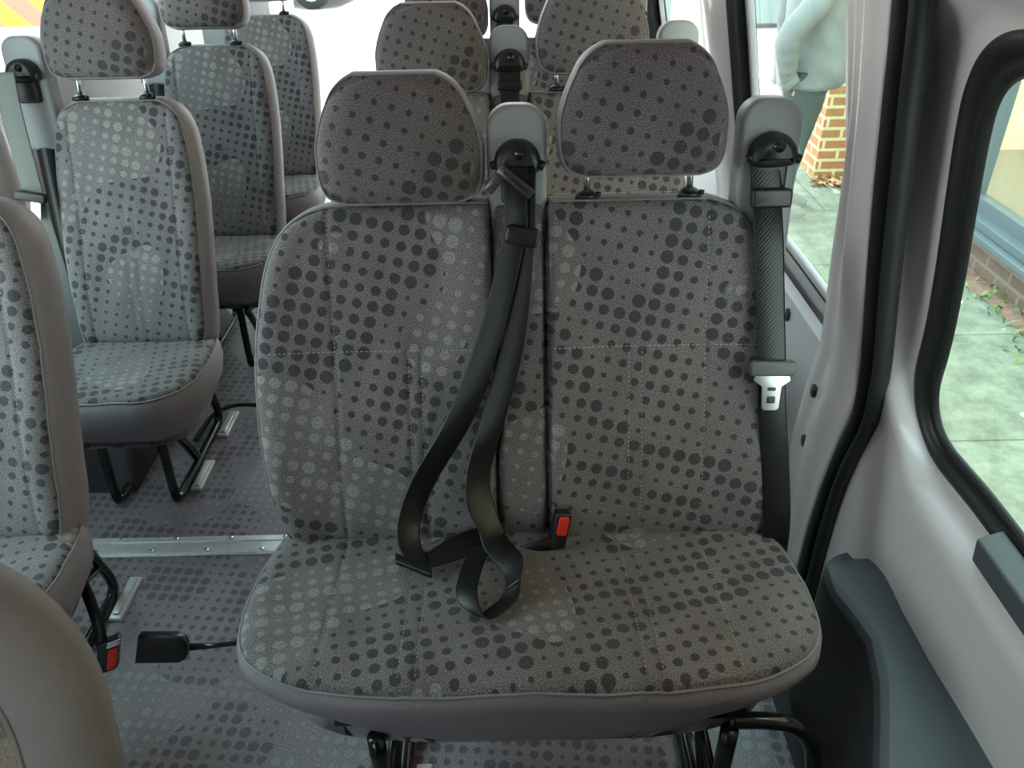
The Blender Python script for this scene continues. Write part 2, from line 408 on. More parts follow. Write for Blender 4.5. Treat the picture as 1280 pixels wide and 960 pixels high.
def make_tower(parent, x, ztop=1.137, lean=8., tilt=0.):
    fr = back_frame(.88, lean, .197, x)
    hh = ztop - .88
    pts = rrect(0, hh/2, .094, hh + .001, .012, 8, rt=.036)
    o = rslab(fr, pts, -.045, .0, bev=.009).build('belt_tower', M['tower'], parent)
    # black pillar loop housing: domed cap, slotted body, side screws
    b = MB()
    z = hh - .080
    prof = [(p.x, p.y) for p in catmull([(.024, z-.020, 0), (.034, z-.016, 0), (.037, z, 0), (.031, z+.016, 0), (.018, z+.027, 0), (0, z+.031, 0), (-.018, z+.026, 0), (-.031, z+.014, 0), (-.036, z-.002, 0), (-.034, z-.016, 0), (-.022, z-.021, 0), (0, z-.022, 0)], 4, True)]
    q = rslab(fr, prof, -.005, .032, bev=.014); b.v += q.v; b.f += q.f; b.m += q.m
    g = b.build('belt_guide', M['black'], o)
    b = MB(); q = rslab(fr, rrect(0, z-.04, .052, .055, .008), -.002, .017, bev=.005); b.v += q.v; b.f += q.f; b.m += q.m
    b.tube([fr(.034, z-.006, .018), fr(.042, z-.01, .018)], .008, 10); b.tube([fr(-.032, z-.004, .018), fr(-.04, z-.008, .016)], .007, 10)
    b.build('guide_body', M['black'], o)
    b = MB(); b.tube([fr(.004, z+.012, .028), fr(.004, z+.012, .034)], .009, 14); b.tube([fr(.004, z+.012, .033), fr(.004, z+.012, .036)], .005, 10)
    b.build('guide_bolt', M['gloss'], o)
    return fr, z

BF = back_frame()
SF = seat_frame()
def G(x, g, w): return math.exp(-((x - g) / w) ** 2)

def make_double(loc, label):
    root = thing('passenger_double_seat', label, 'seat', loc, 0, 'two-person seats with dotted fabric on the window side')
    wl = pw([(0, .412), (.03, .42), (.08, .433), (.14, .441), (.25, .447), (.34, .444), (.42, .432), (.48, .418), (.525, .400), (.553, .378), (.572, .352), (.582, .325), (.5865, .30)])
    wr = pw([(0, .418), (.03, .425), (.14, .436), (.25, .432), (.34, .425), (.42, .412), (.48, .402), (.525, .388), (.553, .370), (.572, .348), (.582, .325), (.5865, .31)])
    def front(x, s):
        n = 0.0
        c = -.245 if x < -.002 else .235
        d = abs(x - c)
        n += .012 * (1/(1+math.exp(-(d-.135)/.018))) * (1 if abs(x) > .05 else .4)
        n += .012 * math.exp(-((s - .17)/.13)**2) - .010 * math.exp(-((s)/.05)**2)
        n -= .030 * G(x, -.046, .0048) + .030 * G(x, .042, .0048)
        if abs(x - (-.002)) < .044: n -= .006
        for g in (-.312, .305): n -= .0032 * G(x, g, .0035)
        if s < .355:
            for g in (-.19, -.168, .178, .20): n -= .0028 * G(x, g, .0032)
        if abs(x) > .05: n -= .0035 * G(s, .35, .0035)
        # arched seam low in each back panel, and soft creases
        arc = .10 + .20 * (d/.12)**2
        if d < .12 : n -= .0015 * G(s - arc, 0, .004)
        n += .0016 * sin(x*61 + s*23) * sin(s*47 - x*19)
        return n
    prof = [(.002, .004), (.007, .016), (.010, .04), (.009, .07), (.0, .095), (-.015, .105)]
    back, lp, nn = pad('backrest', root, BF, 0, .5865, lambda s: -wl(s), lambda s: wr(s), front, .1, prof, r=.035, h=.020, nx=230, ns=110)
    p = MB(); p.tube(clean(lp), .0024, 6, closed=True); p.build('piping', M['piping'], back)
    def on(x, s): return BF(x, s, nn(x, s, -wl(s), wr(s)) + .0006)
    paths = []
    for g in (-.312, .305): paths.append([on(g, .03 + .53 * i/60) for i in range(61)])
    for g in (-.19, -.168, .178, .20): paths.append([on(g, .05 + .30 * i/40) for i in range(41)])
    paths.append([on(-.42 + .365 * i/40, .35) for i in range(41)]); paths.append([on(.052 + .35 * i/40, .35) for i in range(41)])
    stitches(back, paths)
    # cushion
    hw = pw([(-.06, .42), (0, .437), (.06, .446), (.12, .449), (.18, .446), (.225, .436), (.26, .415), (.285, .380), (.302, .335), (.312, .285), (.318, .23), (.321, .19)])
    def fc(x, s):
        n = .012 + .006 * math.exp(-((s-.22)/.12)**2)
        for c in (-.235, .235): n -= .010 * math.exp(-((x-c)/.14)**2 - ((s-.13)/.12)**2)
        for g in (-.312, .305, -.19, .19, -.165, .165): n -= .0022 * G(x, g, .0032)
        n += .0022 * sin(x*43 + s*31) * sin(s*39 - x*13) - .008 * max(0, (s-.27)/.05)
        n += .004 * G(x, 0, .03)
        return n
    inn = lambda k: (lambda x, s: -k * (.25 + .75 * min(1, abs(x)/.42) ** 2.2) * (1 if s > .05 else .5))
    prof = [(.002, .004), (.007, .012), (.008, .03), (inn(.004), .050), (inn(.030), .078), (inn(.058), .102), (inn(.082), .120), (inn(.105), .130)]
    cu, lp, nn2 = pad('seat_cushion', root, SF, -.06, .321, lambda s: -hw(s), lambda s: hw(s), fc, .13, prof, r=.03, h=.014, nx=200, ns=90)
    p = MB(); p.tube(clean(lp), .0026, 6, closed=True); p.build('piping', M['piping'], cu)
    lo = [q + Vector((0, 0, -.006)) for q in clean(lp, .006)]
    def on2(x, s): return SF(x, s, nn2(x, s, -hw(s), hw(s)) + .0006)
    stitches(cu, [[on2(g, .04 + .265 * i/30) for i in range(31)] for g in (-.19, -.165, .165, .19, -.312, .305)])
    # headrests
    make_headrest(root, -.186, 1.000, .188); make_headrest(root, .192, 1.036, .190)
    for x, z in ((-.186, 1.03), (.192, 1.06)): make_posts(root, x, .992, .222, z, .235, .080 if x < 0 else .083)
    make_tower(root, -.003); make_tower(root, .396, 1.140)
    # frame below
    for nm, x in (('seat_leg', -.235), ('seat_leg', .30)):
        b = MB(); b.tube(catmull([(x, .03, .40), (x, .02, .1), (x, .0, .022), (x, -.04, .016), (x, -.24, .016), (x, -.285, .03), (x, -.30, .1), (x, -.30, .34)], 5), .014, 12)
        b.tube([(x, -.29, .17), (x, .01, .19)], .009, 8); b.tube([(x, -.285, .05), (x, -.02, .34)], .011, 8); b.build(nm, M['gloss'], root)
        b = MB(); b.box((x+.02, -.30, .0), (x+.05, -.14, .012)); b.box((x+.02, -.09, .0), (x+.05, .05, .012)); b.build('floor_clamp', M['alu'], root, False, bevel=.003)
    b = MB(); b.tube(catmull([(.30, -.288, .345), (.36, -.290, .345), (.40, -.293, .335), (.43, -.30, .30), (.445, -.31, .22), (.448, -.31, .1), (.448, -.31, .0)], 6), .013, 12)
    b.tube([(-.30, -.27, .345), (.33, -.27, .345)], .012, 10); b.tube([(-.36, .05, .36), (.38, .05, .36)], .012, 10); b.box((-.33, -.22, .348), (.33, .06, .36)); b.build('under_frame', M['gloss'], root)
    # centre buckle in the crease
    c = BF(.062, .052, .040); A = Vector((.20, .26, .94)).normalized(); nvec = Vector((.25, -.9, .35)); nvec = (nvec - A * nvec.dot(A)).normalized(); Bx = nvec.cross(A) * -1
    fr = Frame(c, Bx, A, nvec)
    bk = rslab(fr, rrect(0, -.012, .028, .068, .006), -.016, .004, .004).build('buckle', M['black'], root)
    rslab(fr, rrect(0, .000, .0175, .034, .003), .002, .0075, .0018).build('release_button', M['red'], bk)
    b = MB(); b.tube(catmull([fr(0, -.04, -.006), BF(.02, .01, .035), BF(-.02, -.01, .02)], 5), [.013]*10 + [.011], 10, flat=.6); b.build('buckle_sleeve', M['black'], root)
    return root

def make_single(loc, label, tower=True):
    root = thing('passenger_single_seat', label, 'seat', loc, 0, 'single seats with dotted fabric along the far wall')
    w = pw([(0, .150), (.05, .157), (.15, .162), (.30, .165), (.42, .162), (.50, .155), (.54, .146), (.565, .132), (.578, .116), (.588, .095)])
    def front(x, s):
        n = .010 * (1/(1+math.exp(-(abs(x)-.125)/.012))) + .010 * math.exp(-((s - .17)/.12)**2)
        for g in (-.118, .118): n -= .003 * G(x, g, .0035)
        n -= .0035 * G(s, .35, .004)
        if s < .35: n -= .0022 * (G(x, -.012, .003) + G(x, .012, .003))
        return n + .0013 * sin(x*61 + s*23) * sin(s*47 - x*19)
    prof = [(.003, .003), (.009, .014), (.014, .035), (.014, .065), (.007, .09), (-.01, .102)]
    back, lp, nn = pad('backrest', root, BF, 0, .588, lambda s: -w(s), lambda s: w(s), front, .1, prof, r=.03, h=.016, nx=80, ns=90)
    p = MB(); p.tube(clean(lp), .0024, 6, closed=True); p.build('piping', M['piping'], back)
    stitches(back, [[BF(-.15 + .30*i/30, .35, nn(-.15 + .30*i/30, .35, -w(.35), w(.35)) + .0006) for i in range(31)],
                    [BF(.118, .05 + .5*i/40, nn(.118, .05 + .5*i/40, -.17, .17) + .0006) for i in range(41)], [BF(-.118, .05 + .5*i/40, nn(-.118, .05 + .5*i/40, -.17, .17) + .0006) for i in range(41)]])
    hw = pw([(-.05, .165), (0, .178), (.10, .190), (.18, .190), (.23, .178), (.262, .15), (.28, .115), (.286, .08)])
    def fc(x, s): return .004 - .008 * math.exp(-(x/.12)**2 - ((s-.12)/.1)**2) - .006 * max(0, (s-.22)/.06) + .0016 * sin(x*43 + s*31) * sin(s*39 - x*13)
    prof = [(.002, .004), (.008, .014), (.010, .04), (.004, .075), (-.012, .105), (-.035, .125), (-.06, .132)]
    cu, lp, _ = pad('seat_cushion', root, SF, -.05, .286, lambda s: -hw(s), lambda s: hw(s), fc, .12, prof, r=.03, h=.012, nx=50, ns=50)
    p = MB(); p.tube(clean(lp), .0024, 6, closed=True); p.build('piping', M['piping'], cu)
    make_headrest(root, -.008, 1.046, .196); make_posts(root, -.008, .993, .222, 1.07, .240, .080)
    if tower:
        make_tower(root, -.200, 1.137, tilt=1)
        b = MB(); b.tube(catmull([(-.205, .245, .96), (-.200, .20, .80), (-.195, .14, .55), (-.19, .09, .30)], 6), .030, 16, flat=.8); b.build('belt_column', M['black'], root)
    for x in (-.14, .02):
        b = MB(); b.tube(catmull([(x, .17, .38), (x, .23, .2), (x, .27, .06), (x, .26, .02), (x, .2, .014), (x, -.05, .014), (x, -.10, .02), (x, -.115, .06), (x-.01, -.07, .33)], 6), .012, 12)
        b.tube([(x-.005, -.09, .20), (x, .24, .12)], .009, 8); b.tube([(x-.03, -.05, .30), (x+.0, .06, .03)], .013, 8); b.build('seat_leg', M['gloss'], root)
    for y0 in (-.06, .19):
        b = MB(); b.box((.035, y0, 0), (.065, y0 + .13, .012)); b.box((.042, y0 + .01, .012), (.058, y0 + .12, .018)); b.build('floor_clamp', M['alu'], root, False, bevel=.003)
    b = MB(); b.box((-.15, -.20, .28), (.13, .08, .33)); b.build('under_frame', M['black'], root, False, bevel=.006)
    # buckle hanging at the aisle side
    fr = Frame((.165, -.13, .25), (.55, -.8, .2), (.25, .35, .9), (.75, .45, -.35))
    ex = Vector((.62, -.78, .0)).normalized(); es = Vector((.25, .2, .95)).normalized(); en = -ex.cross(es).normalized(); es = en.cross(ex) * 1
    if es.z < 0: es = -es
    if en.y > 0: en = -en
    return root

R1 = make_double((.018, 1.03, 0), 'large grey double seat nearest the camera with black belts lying on it')
R2 = copy_tree(R1); R2.location = (.012, 1.775, 0); R2['label'] = 'double seat directly behind the nearest double seat, seen between its headrests'
R3 = copy_tree(R1); R3.location = (.004, 2.50, 0); R3['label'] = 'rearmost visible double seat with pinkish sunlit headrests, at top centre'
S1 = make_single((-.972, 1.07, 0), 'single seat at left edge whose headrest is mostly outside the picture')
S2 = copy_tree(S1); S2.location = (-.932, 1.775, 0); S2['label'] = 'full single seat at left with a tall pale belt column beside its back'
S3 = copy_tree(S1); S3.location = (-.915, 2.475, 0); S3['label'] = 'third single seat back, directly behind the full single seat'
S4 = copy_tree(S1); S4.location = (-.905, 3.09, 0); S4['label'] = 'farthest single seat, last one before the bright open rear'

# nearest seat corner bottom-left
def make_near():
    root = thing('front_row_seat', 'beige-sided seat back cut off by the bottom left corner', 'seat', (-.622, .36, 0), 0)
    fr = back_frame(.40, 20)
    w = pw([(0, .115), (.2, .125), (.33, .118), (.38, .105), (.42, .080), (.45, .045), (.465, .01)])
    prof = [(.006, .001), (.018, .004), (.034, .012), (.047, .025), (.055, .042), (.058, .062), (.050, .09), (.02, .11)]
    m = dots('woven_rib_fabric', (.36, .31, .27), (.25, .22, .20), (.42, .37, .33), seed=2, cell=.03, speck=.3)
    o, lp, _ = pad('backrest', root, fr, 0, .465, lambda s: -w(s), lambda s: w(s), lambda x, s: .012, .1, prof, r=.03, h=.02, nx=40, ns=60, mats=[m, M['dust']])
    p = MB(); p.tube(clean(lp), .003, 6, closed=True); p.build('piping', M['dust'], o)
    hw = pw([(-.05, .165), (0, .178), (.10, .190), (.16, .178), (.20, .14), (.21, .10)])
    prof = [(.002, .004), (.01, .02), (.01, .06), (-.01, .1), (-.05, .12)]
    pad('seat_cushion', root, SF, -.05, .21, lambda s: -hw(s), lambda s: hw(s), lambda x, s: 0, .12, prof, nx=20, ns=20, mats=[m, M['dust']])
    for x in (-.12, .12):
        b = MB(); b.tube(catmull([(x, .03, .40), (x, .05, .1), (x, .03, .014), (x, -.1, .014), (x, -.15, .1), (x, -.12, .34)], 5), .012, 10); b.build('seat_leg', M['gloss'], root)
make_near()

# ------------------------------------------------------------------ seat belts
def off(loc): 
    v = Vector(loc); return lambda x, s, n: BF(x, s, n)
def belt_root(label, loc, group=None): return thing('seat_belt', label, 'seat belt', loc, 0, group)
def center_belt(loc, label):
    r = belt_root(label, loc)
    B = BF
    # strap 1: tower -> lap -> tongue on the cushion
    ribbon('webbing', [B(-.020, .640, .030), B(-.024, .585, .035), B(-.030, .529, .030), B(-.072, .376, .026), B(-.128, .242, .034), B(-.186, .145, .046), B(-.212, .080, .056), B(-.214, .038, .070), B(-.198, .012, .085)],
           [B(.014, .640, .034), B(.012, .578, .040), B(.008, .529, .034), B(-.032, .375, .034), B(-.082, .241, .030), B(-.150, .128, .022), B(-.177, .065, .036), B(-.176, .030, .060), B(-.158, .008, .085)], r)
    # strap 2: down the middle, rolls over onto the cushion
    S = lambda x, s, n: SF(x, s, n + .015)
    ribbon('webbing', [B(-.004, .640, .022), B(-.003, .529, .022), B(-.030, .375, .024), B(-.070, .241, .030), B(-.096, .157, .044), B(-.098, .100, .056), B(-.080, .055, .062), S(-.068, .072, .030), S(-.038, .120, .022), S(-.036, .152, .016)],
           [B(.026, .635, .026), B(.022, .528, .030), B(.006, .374, .030), B(-.030, .240, .034), B(-.058, .140, .030), B(-.052, .090, .030), B(-.036, .045, .045), S(-.026, .060, .040), S(-.006, .108, .046), S(-.010, .150, .038)], r)
    # the fold that lies on the seat
    ribbon('webbing', [S(-.036, .152, .018), S(-.050, .172, .013), S(-.082, .196, .012), S(-.112, .164, .018), S(-.106, .105, .026), S(-.090, .045, .020)],
           [S(-.010, .150, .036), S(-.018, .176, .018), S(-.060, .210, .014), S(-.078, .172, .030), S(-.070, .105, .030), S(-.055, .045, .028)], r)
    ribbon('webbing', [S(-.200, .052, .016), S(-.165, .055, .020), S(-.130, .032, .028), S(-.095, .012, .030), S(-.06, -.01, .020)],
           [S(-.186, .086, .013), S(-.150, .088, .014), S(-.115, .072, .014), S(-.075, .055, .016), S(-.04, .03, .014)], r)
    # latch plate lying at the fold
    ex = (S(-.150, .082, .010) - S(-.212, .046, .010)); ey = S(-.155, .028, .014) - S(-.150, .082, .010)
    fr = Frame(S(-.186, .090, .020), ex.normalized(), ey.normalized(), (0, 0, 1))
    t = rslab(fr, rrect(0, 0, .074, .020, .004), -.004, .004, .002).build('latch_plate', M['black'], r)
    # tongue parked high near the guide
    fr = Frame(BF(-.006, .618, .050), Vector((.75, -.1, -.62)).normalized(), Vector((.62, .1, .75)).normalized(), (0, -1, .1))
    t = rslab(fr, rrect(0, 0, .066, .015, .003), -.003, .003, .001).build('tongue', M['darkmetal'], r)
    rslab(fr, rrect(0, 0, .048, .0045, .001), .003, .0042, .0005).build('slot', M['black'], t)
    rslab(fr, rrect(-.024, -.022, .016, .034, .003), -.004, .001, .001).build('tongue_plate', M['darkmetal'], t)
    b = MB(); q = rslab(Frame(BF(.003, .535, .036), (.94, 0, -.2), (.2, .2, .95), (0, -.95, .25)), rrect(0, 0, .056, .030, .008), -.008, .010, .005); b.v += q.v; b.f += q.f; b.m += q.m
    b.build('belt_stop', M['black'], r)
    return r
center_belt((.018, 1.03, 0), 'black seat belt looped down the middle of the nearest double seat')
def straight_belt(loc, label, x0=.391, x1=.43, z_tongue=.319, w=.047, tongue=True, mat=None, pinmat=None, floor=False):
    r = belt_root(label, loc, None); B = BF
    xs = [(.655, x0-.010, .015), (.60, x0, .012), (.585, x0+.001, .010), (.52, x0+.004, .022), (.418, x0+.010, .026), (.319, x0+.016, .030), (.258, x0+.020, .028), (.117, x1-.002, .020), (.022, x1+.006, .012), (-.12, x1+.012, -.03)]
    ribbon('webbing', [B(x-w/2, s, n) for s, x, n in xs], [B(x+w/2, s, n) for s, x, n in xs], r, mat=mat)
    if tongue:
        fr = Frame(B(x0+.016, z_tongue-.004, .034), (1, 0, -.03), (.03, .34, .94), (0, -.94, .34))
        body = rslab(fr, rrect(0, 0, .074, .026, .006), -.008, .007, .004).build('tongue', M['trim'], r)
        pts = [(-.028, -.012), (.028, -.012), (.030, -.020), (.016, -.030), (.014, -.066), (.010, -.070), (-.010, -.070), (-.014, -.066), (-.016, -.030), (-.030, -.020)]
        pl = rslab(fr, pts[::-1][::-1][::-1], .002, .005, .0005)
        pl = rslab(fr, list(reversed(pts)), .002, .005, .0005)
        pl.build('tongue_plate', pinmat or M['pin'], body)
        sl = rslab(fr, rrect(0, -.034, .014, .006, .002), .0045, .0056, .0005).build('slot', M['black'], body)
        sl = rslab(fr, rrect(0, -.052, .014, .012, .002), .0045, .0056, .0005).build('slot', M['black'], body)
    fr = Frame(B(x0+.002, .586, .014), (1, 0, 0), (0, .2, .98), (0, -.98, .2))
    rslab(fr, rrect(.004, 0, .064, .030, .006), -.004, .010, .004).build('belt_stop', M['black'], r)
    return r
straight_belt((.018, 1.03, 0), 'black seat belt hanging straight at the window edge of the nearest double seat')
def simple_center(loc, label):
    r = belt_root(label, loc); B = BF
    xs = [(.650, -.002, .020), (.60, -.003, .022), (.50, -.005, .024), (.3, -.01, .026), (.1, -.015, .024), (.01, -.02, .01)]
    ribbon('webbing', [B(x-.024, s, n) for s, x, n in xs], [B(x+.024, s, n) for s, x, n in xs], r)
    rslab(Frame(B(-.003, .60, .026), (1, 0, 0), (0, .2, .98), (0, -.98, .2)), rrect(0, 0, .060, .022, .006), -.006, .008, .004).build('belt_stop', M['black'], r)
simple_center((.012, 1.775, 0), 'black seat belt down the middle of the second double seat')
simple_center((.004, 2.50, 0), 'black seat belt down the middle of the rearmost double seat')
GW = plain('grey_webbing', (.16, .165, .16), .6, noise=.05)
def wall_belt(loc, label):
    r = belt_root(label, loc); x = -.205
    P = [(x-.008, .155, 1.070), (x-.010, .140, 1.0), (x-.008, .12, .90), (x-.004, .10, .80), (x+.002, .08, .65), (x+.005, .06, .45), (x+.01, .05, .25), (x+.01, .05, .06)]
    ribbon('webbing', [(p[0]-.024, p[1], p[2]) for p in P], [(p[0]+.024, p[1]+.004, p[2]) for p in P], r, mat=GW)
    fr = Frame((x-.004, .088, .80), (.96, 0, -.2), (.2, .15, .95), (0, -1, .15))
    body = rslab(fr, rrect(0, 0, .074, .022, .006), -.008, .008, .004).build('tongue', M['black'], r)
    rslab(fr, rrect(.012, -.032, .024, .044, .003), -.002, .003, .001).build('tongue_plate', M['chrome'], body)
wall_belt((-.932, 1.775, 0), 'grey seat belt hanging from the belt column of the full single seat')
wall_belt((-.972, 1.07, 0), 'grey seat belt on the single seat at the left edge')

# buckles on stalks
def stalk_buckle():
    r = thing('buckle_stalk', 'black buckle on a thin rigid stalk reaching out left from the nearest double seat', 'seat belt buckle', (-.455, .99, .24))
    b = MB(); b.tube([(.18, .02, .012), (-.10, 0, 0), (-.15, -.003, 0)], [.0042, .0048, .007], 10); b.build('stalk', M['gloss'], r)
    fr = Frame((-.20, -.004, 0), (1, 0, 0), (0, .35, .93), (0, -.93, .35))
    pts = [(-.052, -.026), (.030, -.027), (.042, -.020), (.046, -.008), (.046, .010), (.040, .024), (.030, .028), (-.040, .030)]
    rslab(fr, pts, -.010, .010, .005).build('buckle_body', M['black'], r)
stalk_buckle()
def red_buckle():
    r = thing('belt_buckle', 'black buckle with a bright red button beside the left edge seat', 'seat belt buckle', (-.772, 1.005, .20))
    ex, es, en = Vector((.8, .3, .1)).normalized(), Vector((.18, .35, .92)).normalized(), Vector((.25, -.9, .36)).normalized()
    ex, es, en = ex*.8, es*.8, en*.8
    fr = Frame((0, 0, 0), ex, es, en)
    b = rslab(fr, rrect(-.006, 0, .050, .085, .008), -.022, .004, .005).build('buckle_body', M['black'], r)
    rslab(fr, rrect(.006, -.008, .022, .052, .004), .002, .010, .002).build('release_button', M['red'], b)
    rslab(fr, rrect(.006, .030, .030, .016, .004), .002, .008, .002).build('buckle_tip', M['chrome'], b)
    b = MB(); b.tube(catmull([fr(-.01, -.04, -.01), (-.02, .03, .06), (-.055, .08, .12), (-.085, .10, .16)][::1], 6), .012, 10, flat=.45); b.build('strap', M['web'], r)
red_buckle()
b = MB(); b.tube(catmull([(-.60, 2.09, .013), (-.72, 2.10, .015), (-.86, 2.10, .03), (-.925, 2.06, .028), (-.95, 2.0, .014), (-.955, 1.94, .012)], 8), .007, 8)
tag(b.build('cable', M['rubber']), 'thin black cable curling across the floor to the full single seat leg', 'cable')

# ------------------------------------------------------------------ van shell
door = lambda z: .70 if z < .60 else .70 - .21 * (z - .60) ** 1.0 - .0
body = lambda z: door(z) - .05
def grid_panel(name, f, us, vs_, mat, parent=None):
    vs, fs = [], []
    for v in vs_:
        for u in us: vs.append(f(u, v))
    W = len(us)
    for j in range(len(vs_)-1):
        for i in range(W-1): fs.append((j*W+i, j*W+i+1, (j+1)*W+i+1, (j+1)*W+i))
    o = mesh(name, vs, fs, mat, parent); sd = o.modifiers.new('solid', 'SOLIDIFY'); sd.thickness = .012; sd.offset = 0
    return o
def lin(a, b, n): return [a + (b-a)*i/n for i in range(n+1)]
def strip(name, left, right, prof, mat, parent=None, n=60, th=.006):
    """loft between two (Y,z) paths; prof(t, z) gives X"""
    Lp = catmull([(0, a, b) for a, b in left], 10); Rp = catmull([(0, a, b) for a, b in right], 10)
    def res(P, n):
        d = [0]
        for i in range(1, len(P)): d.append(d[-1] + (P[i]-P[i-1]).length)
        out = []
        for k in range(n+1):
            t = d[-1]*k/n
            for i in range(1, len(P)):
                if d[i] >= t - 1e-9: out.append(P[i-1].lerp(P[i], (t-d[i-1])/max(1e-9, d[i]-d[i-1]))); break
        return out
    Lr, Rr = res(Lp, n), res(Rp, n); T = 16; vs, fs = [], []
    for a, b in zip(Lr, Rr):
        for k in range(T+1):
            t = k/T; p = a.lerp(b, t); vs.append((prof(t, p.z), p.y, p.z))
    for j in range(n):
        for k in range(T): fs.append((j*(T+1)+k, j*(T+1)+k+1, (j+1)*(T+1)+k+1, (j+1)*(T+1)+k))
    o = mesh(name, vs, fs, mat, parent); sd = o.modifiers.new('solid', 'SOLIDIFY'); sd.thickness = th; sd.offset = 0
    return o
def holed(name, f, hole, rect, mat, n=160, rings=26, parent=None, extra=None):
    """panel over rect (y0,y1,z0,z1) with a smooth hole; f(y,z)->point"""
    H = [Vector((y, z, 0)) for y, z in hole] if extra else catmull([(y, z, 0) for y, z in hole], 8, closed=True); cy = sum(p.x for p in H)/len(H); cz = sum(p.y for p in H)/len(H)
    y0, y1, z0, z1 = rect; outer = []
    for p in H:
        dx, dz = p.x-cy, p.y-cz; t = 1e9
        if dx > 1e-6: t = min(t, (y1-cy)/dx)
        if dx < -1e-6: t = min(t, (y0-cy)/dx)
        if dz > 1e-6: t = min(t, (z1-cz)/dz)
        if dz < -1e-6: t = min(t, (z0-cz)/dz)
        outer.append(Vector((cy+dx*t, cz+dz*t, 0)))
    for c in ((y0, z0), (y1, z0), (y1, z1), (y0, z1)):
        k = min(range(len(outer)), key=lambda i: (outer[i]-Vector((*c, 0))).length); outer[k] = Vector((*c, 0))
    K = len(H); vs, fs = [], []
    for r in range(rings+1):
        t = r/rings
        for a, b in zip(H, outer): p = a.lerp(b, t); vs.append(f(p.x, p.y))
    for r in range(rings):
        for k in range(K): fs.append((r*K+k, r*K+(k+1) % K, (r+1)*K+(k+1) % K, (r+1)*K+k))
    o = mesh(name, vs, fs, mat, parent); sd = o.modifiers.new('solid', 'SOLIDIFY'); sd.thickness = .004; sd.offset = 0
    return o, H
def ringloft(name, rings, mat, parent=None):
    K = len(rings[0]); vs = [p for r in rings for p in r]; fs = []
    for j in range(len(rings)-1):
        for k in range(K): fs.append((j*K+k, j*K+(k+1) % K, (j+1)*K+(k+1) % K, (j+1)*K+k))
    return mesh(name, vs, fs, mat, parent)
def offs(H, d):
    K = len(H); out = []
    for k in range(K):
        t = (H[(k+2) % K] - H[k-2]).normalized(); out.append(H[k] + Vector((t.y, -t.x, 0)) * d)
    return out

# floor
fl = mesh('floor', [(-1.3, -1.5, 0), (.52, -1.5, 0), (.52, 4.35, 0), (-1.3, 4.35, 0)], [(0, 1, 2, 3)], M['floor'], smooth=False, uv=[(-1.3, -1.5), (.52, -1.5), (.52, 4.35), (-1.3, 4.35)])
sd = fl.modifiers.new('s', 'SOLIDIFY'); sd.thickness = .03; sd.offset = -1; struct(fl)
# side step well
b = MB(); b.box((.52, -1.5, -.03), (.72, 4.35, -.005)); struct(b.build('trim_1', M['trimdark'], None, False))
# transverse floor strip
r = thing('floor_strip', 'long metal threshold strip screwed across the floor', 'floor strip', (0, 1.50, 0))
b = MB(); b.box((-1.20, -.034, 0), (-.3, .034, .004)); b.box((-1.20, .012, .004), (-.3, .030, .007)); b.box((-1.20, -.030, .004), (-.3, -.012, .007)); b.build('plate', M['alu'], r, False, bevel=.0015)
for i in range(7):
    for y in (-.021, .021):
        b = MB(); xx = -1.06 + i*.14 + (.05 if y > 0 else 0); b.tube([(xx, y, .006), (xx, y, .009)], .006, 10); b.build('screw', M['chrome'], r)

# right side: sliding door skin with rubber-framed window
hole = [(1.060, .745), (1.044, .80), (1.030, .86), (1.014, .95), (.999, 1.06), (.986, 1.145), (.970, 1.197), (.940, 1.228), (.89, 1.244), (.80, 1.25), (.68, 1.25), (.56, 1.24), (.50, 1.20), (.47, 1.13), (.465, .95), (.47, .78), (.50, .69), (.56, .665), (.68, .66), (.80, .662), (.89, .662), (.96, .657), (1.005, .655), (1.036, .664), (1.055, .684), (1.063, .712)]
def dsk(y, z):
    x = door(z)
    dy = max(.56 - y, 0, y - .955); dz = max(.765 - z, 0, z - 1.14); d = math.hypot(dy, dz) - .155
    t = min(1, max(0, d / .045)); x -= .044 * t*t*(3 - 2*t)
    return (x, y, z)
Hout = offs([Vector((y, z, 0)) for y, z in hole], .0)
dw, H = holed('door_1', dsk, [(p.x, p.y) for p in offs(catmull([(y, z, 0) for y, z in hole], 8, True), .030)], (-1.4, 1.32, .0, 1.72), M['paint'], extra=True)
struct(dw)
Hi = catmull([(y, z, 0) for y, z in hole], 8, True)
def R3p(H, dx): return [Vector((door(p.y)+dx, p.x, p.y)) for p in H]
rb = ringloft('window_1', [R3p(offs(Hi, .046), .004), R3p(offs(Hi, .046), -.009), R3p(offs(Hi, .040), -.013), R3p(offs(Hi, .029), -.013), R3p(offs(Hi, .023), -.005), R3p(offs(Hi, .020), .002), R3p(offs(Hi, .012), .001), R3p(offs(Hi, .006), .000), R3p(offs(Hi, .0), .004), R3p(offs(Hi, -.002), .010)], M['rubber'])
struct(rb)
gl = mesh('glass', R3p(offs(Hi, .004), .006), [tuple(range(len(Hi)))], M['glass'], rb, smooth=False)
# catch block low on the window frame
b = MB(); 
for (y0, y1) in ((.50, .83),):
    b.add([(.66, y0, .585), (.66, y1, .585), (.70, y1, .60), (.70, y0, .60), (.655, y0, .632), (.655, y1, .628), (.69, y1, .644), (.69, y0, .646)], [(0,1,5,4), (1,2,6,5), (2,3,7,6), (3,0,4,7), (4,5,6,7), (0,3,2,1)])
b.build('window_sill', M['trim'], rb, False, bevel=.004)

